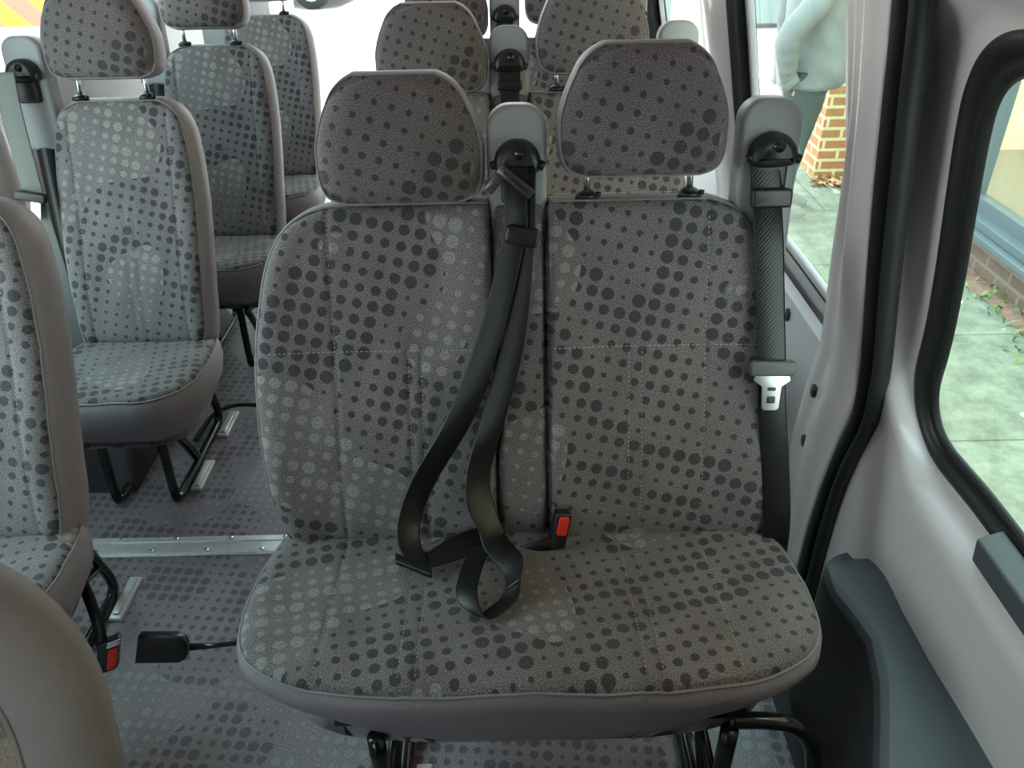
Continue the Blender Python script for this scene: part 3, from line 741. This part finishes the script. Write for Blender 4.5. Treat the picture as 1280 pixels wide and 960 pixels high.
# double rubber seal round the door opening
so = [(.985, 1.66), (1.025, 1.302), (1.044, 1.188), (1.066, 1.053), (1.086, .924), (1.106, .77), (1.122, .690), (1.154, .580), (1.187, .470), (1.203, .361), (1.206, .251), (1.203, .13), (1.200, .0)]
si = [(1.065, 1.66), (1.110, 1.29), (1.133, 1.168), (1.160, 1.03), (1.180, .90), (1.196, .76), (1.206, .690), (1.228, .57), (1.256, .45), (1.276, .33), (1.288, .22), (1.290, .12), (1.290, .0)]
def seal_x(z): return body(z) - .005
def mid(t): return [(a[0]*(1-t)+b_[0]*t, a[1]*(1-t)+b_[1]*t) for a, b_ in zip(so, si)]
sl = strip('trim_2', mid(.16), si, lambda t, z: seal_x(z) + .012 - .004*sin(PI*t), M['rubber']); struct(sl)
for t, rr in ((.20, .016), (.66, .020)):
    b = MB(); b.tube(catmull([(seal_x(p[1]), p[0], p[1]) for p in mid(t)], 8), rr, 14, flat=.6 if t < .5 else .6, upv=(1, 0, 0)); b.build('bead', M['rubber'], sl)
# pillar between door opening and rear side window
lf = [(1.20, 1.66), (1.247, 1.273), (1.262, 1.126), (1.305, .986), (1.362, .842), (1.415, .684), (1.455, .57), (1.478, .45), (1.479, .293), (1.440, .143), (1.41, .0)]
def px(t, z):
    base = door(z) - .062
    if t < .12: base += .03 * ((.12 - t)/.12) ** 2
    return base - .012 * math.exp(-((t - .62)/.16) ** 2) + .006 * math.exp(-((t-.35)/.1)**2)
pl_ = strip('wall_right_pillar', lf, [(a+.0, z) for a, z in si], px, M['paint']); struct(pl_)
pl_.name = 'trim_3'
# return face of pillar out to the side wall
rt = strip('trim_4', lf, [(a+.03, z) for a, z in lf], lambda t, z: door(z) - .032 + t*.05, M['paint2']); struct(rt)
def oval(cy, cz, ry, rz, X, name, parent, m=M['rubber']):
    b = MB(); vs = [(X(cz + rz*sin(2*PI*k/20)), cy + ry*cos(2*PI*k/20), cz + rz*sin(2*PI*k/20)) for k in range(20)]
    vs2 = [(v[0]-.003, v[1]*.9+cy*.1, v[2]*.9+cz*.1) for v in vs]
    b.add(vs + vs2, [(k, (k+1) % 20, 20+(k+1) % 20, 20+k) for k in range(20)] + [tuple(20+k for k in range(20))]); return b.build(name, m, parent)
oval(1.405, .502, .012, .016, lambda z: px(.3, z) - .006, 'hole', pl_)
oval(1.398, .376, .012, .016, lambda z: px(.3, z) - .006, 'hole', pl_)

# right rear side wall with windows
def side(y, z): return (door(z) - .005, y, z)
wh = [(1.36, .72), (1.35, .9), (1.34, 1.1), (1.35, 1.35), (1.40, 1.42), (1.70, 1.44), (1.98, 1.42), (2.035, 1.35), (2.045, 1.1), (2.05, .9), (2.05, .72), (2.0, .65), (1.70, .645), (1.42, .65)]
def window_wall(nm, wn, hole_, rect):
    o, H_ = holed(nm, side, hole_, rect, M['paint2']); struct(o)
    Hx = catmull([(y, z, 0) for y, z in hole_], 8, True)
    rg = lambda d, dx: [Vector((door(p.y) - .005 + dx, p.x, p.y)) for p in offs(Hx, d)]
    fr_ = ringloft(wn, [rg(.012, -.004), rg(.010, -.010), rg(.0, -.010), rg(-.006, .0), rg(-.008, .012)], M['rubber']); struct(fr_)
    fr2 = ringloft('window_frame', [rg(.040, -.002), rg(.036, -.014), rg(.016, -.014), rg(.012, -.002)], M['paint2'], fr_)
    mesh('glass', rg(.0, .008), [tuple(range(len(Hx)))], M['glass'], fr_, smooth=False)
    return o
ww = window_wall('wall_right', 'window_2', wh, (1.2, 2.36, .0, 1.76))
wh2 = [(a + 1.22 + (.12 if a > 1.7 else 0), b_ ) for a, b_ in wh]
window_wall('wall_right_middle', 'window_3', wh2, (2.36, 3.46, .0, 1.76)).name = 'wall_right.001'
wh3 = [(3.50 + (a - 1.35) * .9, b_) for a, b_ in wh]
window_wall('wall_right_rear', 'window_4', wh3, (3.46, 4.35, .0, 1.76)).name = 'wall_right.002'
# pressed panel ridge and hole under window 2
b = MB(); b.add([(.672, 1.36, .60), (.672, 2.2, .60), (.655, 2.2, .585), (.655, 1.36, .585), (.672, 2.2, .50), (.672, 1.36, .50), (.655, 2.2, .52), (.655, 1.36, .52)], [(0,1,2,3), (3,2,6,7), (7,6,4,5)]); q = b.build('pressed_ridge', M['paint2'], ww, False)
oval(1.665, .545, .013, .017, lambda z: .652, 'hole', ww)
# pillar pad between window 2 and 3 with dark seal
b = MB(); b.tube(catmull([(door(z) - .030, 2.095, z) for z in lin(.60, 1.7, 8)], 3), .022, 10, flat=.6, upv=(1, 0, 0)); q = b.build('trim_5', M['rubber']); struct(q)
b = strip('trim_6', [(2.50, z) for z in lin(.55, 1.72, 6)], [(2.12, z) for z in lin(.55, 1.72, 6)], lambda t, z: door(z) - .03 - .03*sin(PI*t), M['paint']); struct(b)
b = MB(); b.tube([(door(z) - .04, 3.49, z) for z in lin(.60, 1.7, 8)], .028, 10); struct(b.build('trim_7', M['rubber']))

# door pocket trim
def pocket():
    """door pocket: flat ledge with a raised outer rim and a dark wall dropping to the step"""
    ys = [-1.2, -.6, 0, .3, .5, .64, .72, .79, .87, .93, .97, 1.00, 1.03, 1.05, 1.062, 1.068]
    xin = pw([(-1.2, .47), (.3, .475), (.5, .485), (.64, .499), (.72, .533), (.79, .560), (.87, .578), (.93, .568), (.97, .556), (1.03, .562), (1.05, .572), (1.062, .590), (1.068, .610)])
    xout = pw([(-1.2, .700), (.9, .698), (1.03, .694), (1.05, .688), (1.062, .675), (1.068, .655)])
    vs, fs, mi = [], [], []
    for y in ys:
        a, b_ = xin(y), xout(y); e = max(0, (y - 1.0) / .068); dz = -.02 * e * e
        for x, z in ((a - .005, .0), (a - .004, .20), (a - .003, .350), (a + .003, .366), (a + .016, .372 + dz), (a + (b_-a)*.40, .370 + dz), (a + (b_-a)*.66, .369 + dz), (a + (b_-a)*.70, .369 + .005*(1-e) + dz), (a + (b_-a)*.80, .369 + .017*(1-e) + dz), (b_ - .008, .369 + .021*(1-e) + dz), (b_, .367 + .013*(1-e) + dz)): vs.append((x, y, z))
    W = 11
    for j in range(len(ys)-1):
        for i in range(W-1): fs.append((j*W+i, j*W+i+1, (j+1)*W+i+1, (j+1)*W+i)); mi.append(1 if i < 2 else 0)  # inner step wall in dark trim, the seat's shade put into its colour
    fs.append(tuple((len(ys)-1)*W + i for i in range(W))); mi.append(0)
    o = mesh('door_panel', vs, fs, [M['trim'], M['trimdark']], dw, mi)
    b = b_ = MB(); P = [( .598, 1.030, .3722), (.64, 1.036, .3722), (.672, 1.02, .3722)]
    return o
pk = pocket()
bv = pk.modifiers.new('b', 'BEVEL'); bv.width = .004; bv.segments = 2; bv.limit_method = 'ANGLE'; bv.angle_limit = rad(25)

# wheel arch on the left
def arch():
    pts = [(0, 0)]; ys = lin(1.72, 2.72, 20); vs, fs = [], []
    cs = [(-1.285, 1), (-1.12, 1), (-1.085, .97), (-1.065, .9), (-1.055, .75), (-1.05, 0)]
    for y in ys:
        t = (y-1.72)/1.0; hgt = .30 * (1 - abs(2*t-1)**3.5)
        for x, k in cs: vs.append((x, y, .001 + hgt*k))
    W = len(cs)
    for j in range(20):
        for i in range(W-1): fs.append((j*W+i, j*W+i+1, (j+1)*W+i+1, (j+1)*W+i))
    o = mesh('wheel_arch', vs, fs, M['arch']); return struct(o)
arch()
# left wall
def lside(y, z): return (-1.30 + (.06*(z-1.0) if z > 1 else 0), y, z)
def left_win(nm, wn, y0, y1, rect, zb=1.0):
    hl = [(y1-.0, zb+.08), (y1, 1.3), (y1-.05, 1.5), (y1-.15, 1.53), ((y0+y1)/2, 1.54), (y0+.15, 1.53), (y0+.05, 1.5), (y0, 1.3), (y0, zb+.08), (y0+.05, zb+.01), ((y0+y1)/2, zb), (y1-.05, zb+.01)]
    o, _ = holed(nm, lside, hl, rect, M['paint2']); struct(o)
    Hx = catmull([(y, z, 0) for y, z in hl], 8, True); rg = lambda d, dx: [Vector((lside(0, p.y)[0] - dx, p.x, p.y)) for p in offs(Hx, d)]
    w_ = ringloft(wn, [rg(.012, -.004), rg(.010, -.010), rg(.0, -.010), rg(-.006, .0), rg(-.008, .015)], M['rubber']); struct(w_)
    mesh('glass', rg(0, .010), [tuple(range(len(Hx)))], M['glass'], w_, smooth=False); return o
left_win('wall_left', 'window_5', .50, 1.80, (-1.5, 2.08, 0, 1.76), .62)
left_win('wall_left.001', 'window_6', 2.12, 3.15, (2.08, 3.2, 0, 1.76))
left_win('wall_left.002', 'window_7', 3.28, 4.2, (3.2, 4.35, 0, 1.76))
q = strip('trim_8', [(1.83, z) for z in lin(.0, 1.74, 6)], [(2.10, z) for z in lin(.0, 1.74, 6)], lambda t, z: lside(0, z)[0] + .02 + .03*sin(PI*t), M['paint']); struct(q)
oval(1.99, 1.19, .012, .014, lambda z: lside(0, z)[0] + .048, 'hole', q)
b = MB(); b.box((-.42, -.36, 0), (.62, -.34, 1.74)); b.box((-.44, -.38, 0), (-.41, -.32, 1.74)); struct(b.build('light_block_panel', M['trimdark'], None, False, bevel=.004))  # bulkhead panel added behind the camera to block light on the near double seat
# ceiling with rounded coves, front and rear
vs, fs = [], []
cs = [(-1.26, 1.70), (-1.22, 1.76), (-1.12, 1.80), (-.3, 1.82), (.30, 1.80), (.40, 1.77), (.46, 1.72), (.48, 1.66)]
for y in (-1.5, 4.35):
    for x, z in cs: vs.append((x, y, z))
for i in range(len(cs)-1): fs.append((i, i+1, len(cs)+i+1, len(cs)+i))
o = mesh('ceiling', vs, fs, M['ceil']); sd = o.modifiers.new('s', 'SOLIDIFY'); sd.thickness = .02; struct(o)
b = MB(); b.box((-1.32, -1.53, 0), (.72, -1.49, .82)); b.box((-1.32, -1.53, 1.72), (.72, -1.49, 1.84)); b.box((-.35, -1.53, .82), (.72, -1.49, 1.72)); struct(b.build('wall_front', M['paint2'], None, False))  # unseen front wall, right half closed off to cut light on the near seat
# rear opening frame
b = MB(); b.box((-1.32, 4.34, 0), (-1.16, 4.40, 1.84)); b.box((.44, 4.34, 0), (.72, 4.40, 1.84)); b.box((-1.32, 4.34, 1.74), (.72, 4.40, 1.84)); b.box((-1.32, 4.34, -.06), (.72, 4.42, .006)); struct(b.build('wall_back', M['paint2'], None, False, bevel=.01))

# ------------------------------------------------------------------ outside
GZ = -.52
q = mesh('pavement', [(.9, -4, GZ), (6, -4, GZ), (6, 9.0, GZ), (.9, 9.0, GZ)], [(0, 1, 2, 3)], M['pave'], smooth=False); tag(q, 'pale greenish concrete pavement outside the side windows', 'pavement'); struct(q)
q = mesh('road', [(-30, -10, GZ-.08), (30, -10, GZ-.08), (30, 40, GZ-.08), (-30, 40, GZ-.08)], [(0, 1, 2, 3)], M['road'], smooth=False); tag(q, 'bright pale road behind the open rear of the van', 'road'); struct(q)
b = MB(); b.box((.78, -4, GZ-.09), (.9, 9.0, GZ+.004)); b.box((.78, 9.0, GZ-.09), (6, 9.12, GZ+.004)); q = b.build('kerb', M['road'], None, False, bevel=.015); tag(q, 'concrete kerb along the pavement edge', 'kerb'); struct(q)
# brick pier of the shop
b = MB(); b.box((2.24, 5.72, GZ), (2.57, 6.1, 6.2)); q = b.build('brick_pier', M['brick'], None, False, bevel=.004); tag(q, 'orange brick pier with pale mortar behind the standing person', 'brick pier'); struct(q)
b = MB(); b.box((2.62, -3, GZ), (2.95, 5.72, GZ+.22)); q = b.build('shop_plinth', M['brickdark'], None, False); tag(q, 'low dark brick plinth under the shop window', 'plinth'); struct(q)
b = MB(); b.box((2.62, -4, 3.2), (2.92, 6.1, 6.2)); q = b.build('shop_sun_block_wall', M['brick'], None, False); tag(q, 'unseen brick wall above the shop window, added to block the sun', 'wall'); struct(q)  # upper wall out of view, added to keep the sun off pavement and van
sh = thing('shop_window', 'shop window with blue-grey metal frame and deep sill on the pavement', 'shop window', (2.62, 0, GZ+.22))
b = MB(); b.box((-.10, -3, 0), (.14, 5.55, .035)); b.box((-.06, -3, .035), (.10, 5.55, .085)); b.build('window_sill', M['frame_grey'], sh, False, bevel=.006)
for y0, y1, mt in ((4.33, 4.50, 'frame_grey'), (5.52, 5.70, 'frame_green'), (1.9, 2.02, 'frame_grey'), (-.6, -.48, 'frame_grey')):
    b = MB(); b.box((-.03 - (.06 if y0 > 5 else 0), y0, .08), (.07, y1, 3.2)); b.box((-.045 - (.06 if y0 > 5 else 0), y0+.03, .08), (-.03, y0+.055, 3.2)); b.build('window_post', M[mt], sh, False, bevel=.004)
b = MB(); b.box((.0, -3, .08), (.07, 5.6, .16)); b.box((0, -3, 3.1), (.07, 5.6, 3.2)); b.build('window_rail', M['frame_grey'], sh, False, bevel=.004)
mesh('glass', [(.03, -3, .16), (.03, 5.6, .16), (.03, 5.6, 3.1), (.03, -3, 3.1)], [(0, 1, 2, 3)], M['glass'], sh, smooth=False)
q = mesh('shop_interior', [(5, -3, -.3), (5, 5.6, -.3), (5, 5.6, 7.2), (5, -3, 7.2), (2.8, 5.6, -.3), (2.8, 5.6, 7.2)], [(0, 1, 2, 3), (1, 4, 5, 2)], M['cream'], smooth=False); struct(q); tag(q, 'warm cream wall inside the shop behind its window', 'shop interior')
q = mesh('shop_floor', [(2.8, -3, -.29), (5, -3, -.29), (5, 5.6, -.29), (2.8, 5.6, -.29)], [(0, 1, 2, 3)], M['shopfloor'], smooth=False); struct(q); tag(q, 'sandy brown floor inside the shop', 'shop floor')
# far street facade
b = MB(); b.box((2.2, 12.6, GZ), (9, 13.2, .35), 1); b.box((2.2, 12.6, .35), (9, 13.2, 1.15), 2); b.box((2.2, 12.6, 1.15), (9, 13.2, 4), 0)
q = b.build('far_building', [plain('far_blue_grey', (.16, .23, .28), .5), plain('far_grey_base', (.20, .24, .24), .7), plain('far_olive', (.40, .46, .34), .7, noise=.15, nscale=1.2)], None, False); tag(q, 'blurred blue-grey and olive building across the street', 'building'); struct(q)
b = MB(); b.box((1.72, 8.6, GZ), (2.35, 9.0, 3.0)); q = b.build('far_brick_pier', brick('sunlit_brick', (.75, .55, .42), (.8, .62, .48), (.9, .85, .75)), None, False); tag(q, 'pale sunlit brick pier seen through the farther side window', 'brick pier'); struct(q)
# weeds
def weed(loc, s, label, n=26, ground=M['trim']):
    b = MB()
    for k in range(n):
        a = random.uniform(0, 2*PI); l = s * random.uniform(.5, 1.2); sp = random.uniform(.2, .9); w = .012 * random.uniform(.6, 1.3)
        x0, y0 = random.uniform(-.1, .1), random.uniform(-.25, .25)
        d = Vector((cos(a)*sp, sin(a)*sp, 1)).normalized(); side_ = Vector((-sin(a), cos(a), 0)) * w
        p0 = Vector((x0, y0, 0)); p1 = p0 + d*l*.6; p2 = p0 + d*l + Vector((cos(a), sin(a), -.5)) * l*.25
        b.add([p0 - side_*.4, p0 + side_*.4, p1 + side_, p1 - side_, p2], [(0, 1, 2, 3), (3, 2, 4)])
    o = b.build('weed_clump', GREEN, None); o.location = loc; tag(o, label, 'weeds', 'weeds along the shop wall'); return o
GREEN = plain('weed_green', (.20, .27, .11), .7, noise=.3)
BROWN = plain('dry_leaf_brown', (.42, .22, .10), .8, noise=.3)
for i, (x, y, s, lb) in enumerate([(2.42, 3.15, .07, 'low green weeds nearest the camera under the shop sill'), (2.52, 3.62, .09, 'green weed clump in the middle of the shop window wall'), (2.52, 4.10, .08, 'green weed clump below the light window post'),
                                   (2.42, 5.50, .10, 'green weeds at the foot of the orange brick pier'), (2.56, 5.25, .09, 'green weeds by the dark green window post')]):
    weed((x, y, GZ), s * .62, lb)
b = MB()
for k in range(60):
    a = random.uniform(0, 2*PI); c = Vector((random.gauss(0, .07), random.gauss(0, .05), random.uniform(.005, .05))); u = Vector((cos(a), sin(a), random.uniform(-.4, .4)))*.03; v = Vector((-sin(a), cos(a), random.uniform(-.4, .4)))*.018
    b.add([c-u, c+v, c+u, c-v], [(0, 1, 2, 3)])
q = b.build('dead_leaves', BROWN, None, False); q.location = (2.30, 5.62, GZ); tag(q, 'heap of rusty brown dead leaves against the brick pier', 'leaves', kind='stuff')
# strip of bare soil under the plinth
b = MB(); random.seed(3)
vs = []; 
for i in range(41):
    y = -3 + 8.7*i/40; vs += [(2.48 + random.uniform(-.03, .03), y, GZ+.003), (2.63, y, GZ+.006)]
q = mesh('soil_strip', vs, [(2*i, 2*i+1, 2*i+3, 2*i+2) for i in range(40)], plain('reddish_soil', (.34, .20, .15), .95, noise=.4, nscale=25), smooth=False); tag(q, 'reddish crumbling edge where pavement meets the shop wall', 'soil strip', kind='stuff')

# ------------------------------------------------------------------ person
def person():
    r = thing('person', 'person in pale blue-grey jacket and dark trousers standing with hand in pocket', 'person', (1.82, 5.12, GZ), rad(0))
    skin = plain('skin', (.55, .36, .28), .55)
    J = [(0, 0, .95), (0, 0, 1.15), (-.01, 0, 1.38), (.0, 0, 1.50), (.02, 0, 1.60), (.03, 0, 1.70),      # 0-5 pelvis..head
         (-.01, -.19, 1.42), (-.17, -.23, 1.16), (-.15, -.17, .94), (-.12, -.14, .88),                   # 6-9 near arm, hand
         (-.01, .19, 1.42), (-.04, .25, 1.14), (.08, .22, .90), (.10, .21, .83),                       # 10-13
         (0, -.10, .88), (-.02, -.10, .48), (-.06, -.10, .08), (.07, -.11, .03),                          # 14-17
         (0, .10, .88), (.03, .10, .48), (.02, .10, .08), (.15, .11, .03)]
    E_ = [(0,1),(1,2),(2,3),(3,4),(4,5),(2,6),(6,7),(7,8),(8,9),(2,10),(10,11),(11,12),(12,13),(0,14),(14,15),(15,16),(16,17),(0,18),(18,19),(19,20),(20,21)]
    Rr = [.14,.15,.15,.06,.085,.10,.065,.048,.034,.036,.065,.048,.034,.036,.095,.062,.045,.035,.095,.062,.045,.035]
    for base, sx in ((9, 1), (13, 1)):
        c = J[base]
        for k, (dy, ln) in enumerate(((-.03, .07), (-.01, .08), (.01, .078), (.03, .062))):
            a = len(J); J.append((c[0]+.02, c[1]+dy*.5, c[2]-.03)); J.append((c[0]+.03, c[1]+dy*.8, c[2]-.03-ln*.5)); J.append((c[0]+.02, c[1]+dy*.8, c[2]-.03-ln)); Rr += [.010, .009, .008]
            E_ += [(base, a), (a, a+1), (a+1, a+2)]
        a = len(J); J.append((c[0]+.05, c[1]-.01, c[2]+.0)); J.append((c[0]+.07, c[1]-.01, c[2]-.035)); Rr += [.011, .009]; E_ += [(base, a), (a, a+1)]
    me = bpy.data.meshes.new('body'); me.from_pydata(J, E_, []); me.materials.append(skin)
    o = link(bpy.data.objects.new('body', me), r)
    sk = o.modifiers.new('skin', 'SKIN'); o.modifiers.new('sub', 'SUBSURF').levels = 1
    for i, v in enumerate(me.skin_vertices[0].data): v.radius = (Rr[i], Rr[i]); v.use_root = (i == 0)
    for p in me.polygons: p.use_smooth = True
    sk.use_smooth_shade = True
    jk = plain('pale_blue_jacket', (.22, .235, .235), .8, noise=.08, nscale=12, bump=.4, bscale=25)
    tr = plain('dark_green_grey_trousers', (.075, .095, .095), .85, noise=.12)
    def tubeloft(rings, n=28, wr=0.):
        vs, fs = [], []
        for (cx, cy, cz, hx, hy) in rings:
            for k in range(n):
                a = 2*PI*k/n; wv = 1 + wr*sin(3*a + cz*40) + wr*.6*sin(7*a - cz*23)
                vs.append((cx + hx*cos(a)*wv, cy + hy*sin(a)*wv, cz))
        for j in range(len(rings)-1):
            for k in range(n): fs.append((j*n+k, j*n+(k+1) % n, (j+1)*n+(k+1) % n, (j+1)*n+k))
        fs.append(tuple(range(n))); fs.append(tuple((len(rings)-1)*n+k for k in range(n)))
        return vs, fs
    def interp(R_, m=5):
        out = []
        P1 = catmull([(q_[0], q_[1], q_[2]) for q_ in R_], m); P2 = catmull([(q_[3], q_[4], 0) for q_ in R_], m)
        return [(a.x, a.y, a.z, b_.x, b_.y) for a, b_ in zip(P1, P2)]
    vs, fs = tubeloft(interp([(.03, 0, .815, .20, .21), (.03, 0, .835, .215, .225), (.05, 0, .88, .215, .23), (.055, 0, 1.0, .215, .23), (.04, 0, 1.15, .195, .22), (.02, 0, 1.3, .17, .21), (.0, 0, 1.42, .14, .20), (-.005, 0, 1.49, .10, .13), (.0, 0, 1.54, .075, .08)]), wr=.018)
    j = mesh('jacket', vs, fs, jk, r)
    for s, el, ha in ((-1, (-.19, -.245, 1.14), (-.17, -.20, .90)), (1, (-.05, .27, 1.13), (.09, .23, .88))):
        b = MB(); P = catmull([(-.01, s*.17, 1.44), (-.05, s*.235, 1.32), el, ((el[0]+ha[0])/2-.01, (el[1]+ha[1])/2, 1.0), ha, (ha[0]+.04, ha[1]+.01*s, ha[2]-.05)], 6)
        n = len(P); b.tube(P, [(.085 - .028*i/n) * (1 + .05*sin(i*1.9)) for i in range(n)], 16); b.build('sleeve', jk, j)
    for s, K in ((-1, [(.0, .92, .15), (-.005, .72, .125), (-.02, .48, .09), (-.05, .25, .078), (-.06, .07, .075)]), (1, [(.03, .92, .15), (.05, .72, .12), (.04, .48, .09), (.02, .25, .078), (.015, .07, .075)])):
        vs, fs = tubeloft(interp([(cx, s*.085, z, h_, h_*.85) for cx, z, h_ in K]), wr=.02); mesh('trouser_leg', vs, fs, tr, r)
        sx_ = K[-1][0]; vs, fs = tubeloft(interp([(sx_+.05, s*.1, .0, .14, .045), (sx_+.05, s*.1, .03, .145, .05), (sx_+.03, s*.1, .07, .11, .05), (sx_-.01, s*.1, .11, .055, .045)]), 20); mesh('shoe', vs, fs, plain('pale_shoe', (.35, .35, .33), .5), r)
    # head details
    b = MB(); b.tube([(.13, 0, 1.70), (.165, 0, 1.665), (.145, 0, 1.65)], [.008, .016, .01], 8); b.tube([(.03, -.105, 1.70), (.035, -.115, 1.66)], [.02, .014], 8); b.tube([(.03, .105, 1.70), (.035, .115, 1.66)], [.02, .014], 8); b.build('face', skin, r)
    bmh = bmesh.new(); bmesh.ops.create_uvsphere(bmh, u_segments=20, v_segments=12, radius=.118)
    for v in bmh.verts: v.co.z *= 1.0; v.co += Vector((.01, 0, 1.745))
    bmesh.ops.delete(bmh, geom=[v for v in bmh.verts if v.co.z < 1.70 and v.co.x > -.02 or v.co.z < 1.65], context='VERTS')
    me = bpy.data.meshes.new('hair'); bmh.to_mesh(me); me.materials.append(plain('grey_hair', (.25, .23, .21), .8)); h_ = link(bpy.data.objects.new('hair', me), r); h_.modifiers.new('s', 'SOLIDIFY').thickness = .01
person()

# ------------------------------------------------------------------ vehicles seen outside
def chevron_van():
    r = thing('chevron_vehicle', 'parked vehicle with yellow and red chevron panel outside the left window', 'vehicle', (-3.3, 5.2, GZ))
    m, nt, bs = new_mat('chevrons'); tc = N(nt, 'ShaderNodeTexCoord'); sp = N(nt, 'ShaderNodeSeparateXYZ'); L(nt, tc.outputs['Object'], sp.inputs[0])
    v = math_n(nt, 'FRACT', math_n(nt, 'MULTIPLY', math_n(nt, 'ADD', math_n(nt, 'ABSOLUTE', sp.outputs[0]), sp.outputs[2]), 3.2))
    L(nt, mixc(nt, math_n(nt, 'GREATER_THAN', v, .5), (.95, .75, .03), (.95, .16, .10)), bs.inputs['Base Color'])
    W = plain('cream_vehicle_paint', (.75, .73, .62), .4)
    b = MB(); b.box((-1.0, 0, .35), (1.0, 4.5, 2.3)); b.build('body', W, r, False, bevel=.08)
    b = MB(); b.box((-.95, -.02, 1.22), (.95, .01, 2.2)); b.build('rear_panel', m, r, False)
    b = MB(); b.box((-1.0, -.14, 1.03), (1.0, .02, 1.17)); b.build('bumper', W, r, False, bevel=.03)
    for x in (-.9, .9):
        for y in (.8, 3.7):
            b = MB(); b.tube([(x-.1, y, .32), (x+.1, y, .32)], .33, 24); w = b.build('wheel', M['rubber'], r); b = MB(); b.tube([(x-.11, y, .32), (x+.11, y, .32)], .18, 16); b.build('hub', M['alu'], w)
chevron_van()
def car(loc, rz, paint, label):
    r = thing('parked_car', label, 'car', loc, rz)
    prof = [(-2.1, .30), (-2.15, .62), (-2.0, .85), (-1.2, .95), (-.6, 1.38), (.8, 1.42), (1.6, 1.0), (2.1, .88), (2.18, .5), (2.1, .28)]
    b = MB(); P = catmull([(x, 0, z) for x, z in prof], 4); K = len(P); vs = []
    for y, k in ((-.86, 1), (-.80, 1.0), (.80, 1.0), (.86, 1)):
        for p in P: vs.append((p.x*(1 if abs(y) < .85 else .985), y * (1 - .16*max(0, p.z-.9)/.5), p.z*(1 if abs(y) < .85 else .985)))
    fs = [(j*K+k, j*K+k+1, (j+1)*K+k+1, (j+1)*K+k) for j in range(3) for k in range(K-1)] + [tuple(range(K)), tuple(3*K+k for k in range(K))] + [(j*K+K-1, j*K, (j+1)*K, (j+1)*K+K-1) for j in range(3)]
    b.add(vs, fs); b.build('body', paint, r)
    for s in (-1, 1):
        b = MB(); b.add([(-1.0, s*.862, .96), (-.55, s*.80, 1.3), (.75, s*.80, 1.33), (1.35, s*.862, 1.0)], [(0, 1, 2, 3)]); o = b.build('side_window', M['black'], r, False); o.modifiers.new('s', 'SOLIDIFY').thickness = .02
        for x in (-1.35, 1.35):
            b = MB(); b.tube([(x, s*.72, .32), (x, s*.90, .32)], .32, 24); w = b.build('wheel', M['rubber'], r); b = MB(); b.tube([(x, s*.80, .32), (x, s*.915, .32)], .19, 16); b.build('hub', M['alu'], w)
    for y in (-.6, .6):
        b = MB(); b.box((2.08, y-.16, .62), (2.2, y+.16, .78)); b.build('lamp', plain('amber_lamp', (.9, .35, .12), .3), r, False, bevel=.02)
    return r
car((-4.6, 16.6, GZ-.08), rad(-8), plain('dark_plum_paint', (.06, .03, .06), .3), 'dark parked car far across the bright road, top edge left of centre')

# ------------------------------------------------------------------ light, world, camera
w = bpy.data.worlds.new('World'); sc.world = w; w.use_nodes = True
nt = w.node_tree; bg = nt.nodes['Background']
tc = N(nt, 'ShaderNodeTexCoord'); sp = N(nt, 'ShaderNodeSeparateXYZ'); L(nt, tc.outputs['Generated'], sp.inputs[0])
c = mixc(nt, ramp(nt, sp.outputs[2], -.05, .6), (.86, .97, .93), (.62, .93, .93))
L(nt, c, bg.inputs['Color']); bg.inputs['Strength'].default_value = 3.0
sun = bpy.data.lights.new('Sun', 'SUN'); sun.energy = 7; sun.color = (1, .86, .86); sun.angle = rad(3)
so_ = link(bpy.data.objects.new('Sun', sun)); so_.rotation_euler = Vector((-.80, -.32, -.62)).to_track_quat('-Z', 'Y').to_euler()

cam = bpy.data.cameras.new('Camera'); co = link(bpy.data.objects.new('Camera', cam)); sc.camera = co
cam.sensor_width = 36; cam.lens = 36 * 1000 / 1280; cam.clip_start = .02
P_, RO = rad(32.8), rad(1.2)
fwd = Vector((0, cos(P_), -sin(P_))); up0 = Vector((0, sin(P_), cos(P_))); r0 = Vector((1, 0, 0))
rt_ = r0*cos(RO) - up0*sin(RO); up_ = up0*cos(RO) + r0*sin(RO)
co.matrix_world = Matrix(((rt_.x, up_.x, -fwd.x, 0), (rt_.y, up_.y, -fwd.y, 0), (rt_.z, up_.z, -fwd.z, 1.44), (0, 0, 0, 1)))
vsn = sc.view_settings; vsn.view_transform = 'Standard'; vsn.look = 'None'; vsn.gamma = 1; vsn.use_curve_mapping = False; vsn.exposure = 1.05
sc.cycles.max_bounces = 10; sc.cycles.diffuse_bounces = 5; sc.cycles.transparent_max_bounces = 12; sc.cycles.sample_clamp_indirect = 6
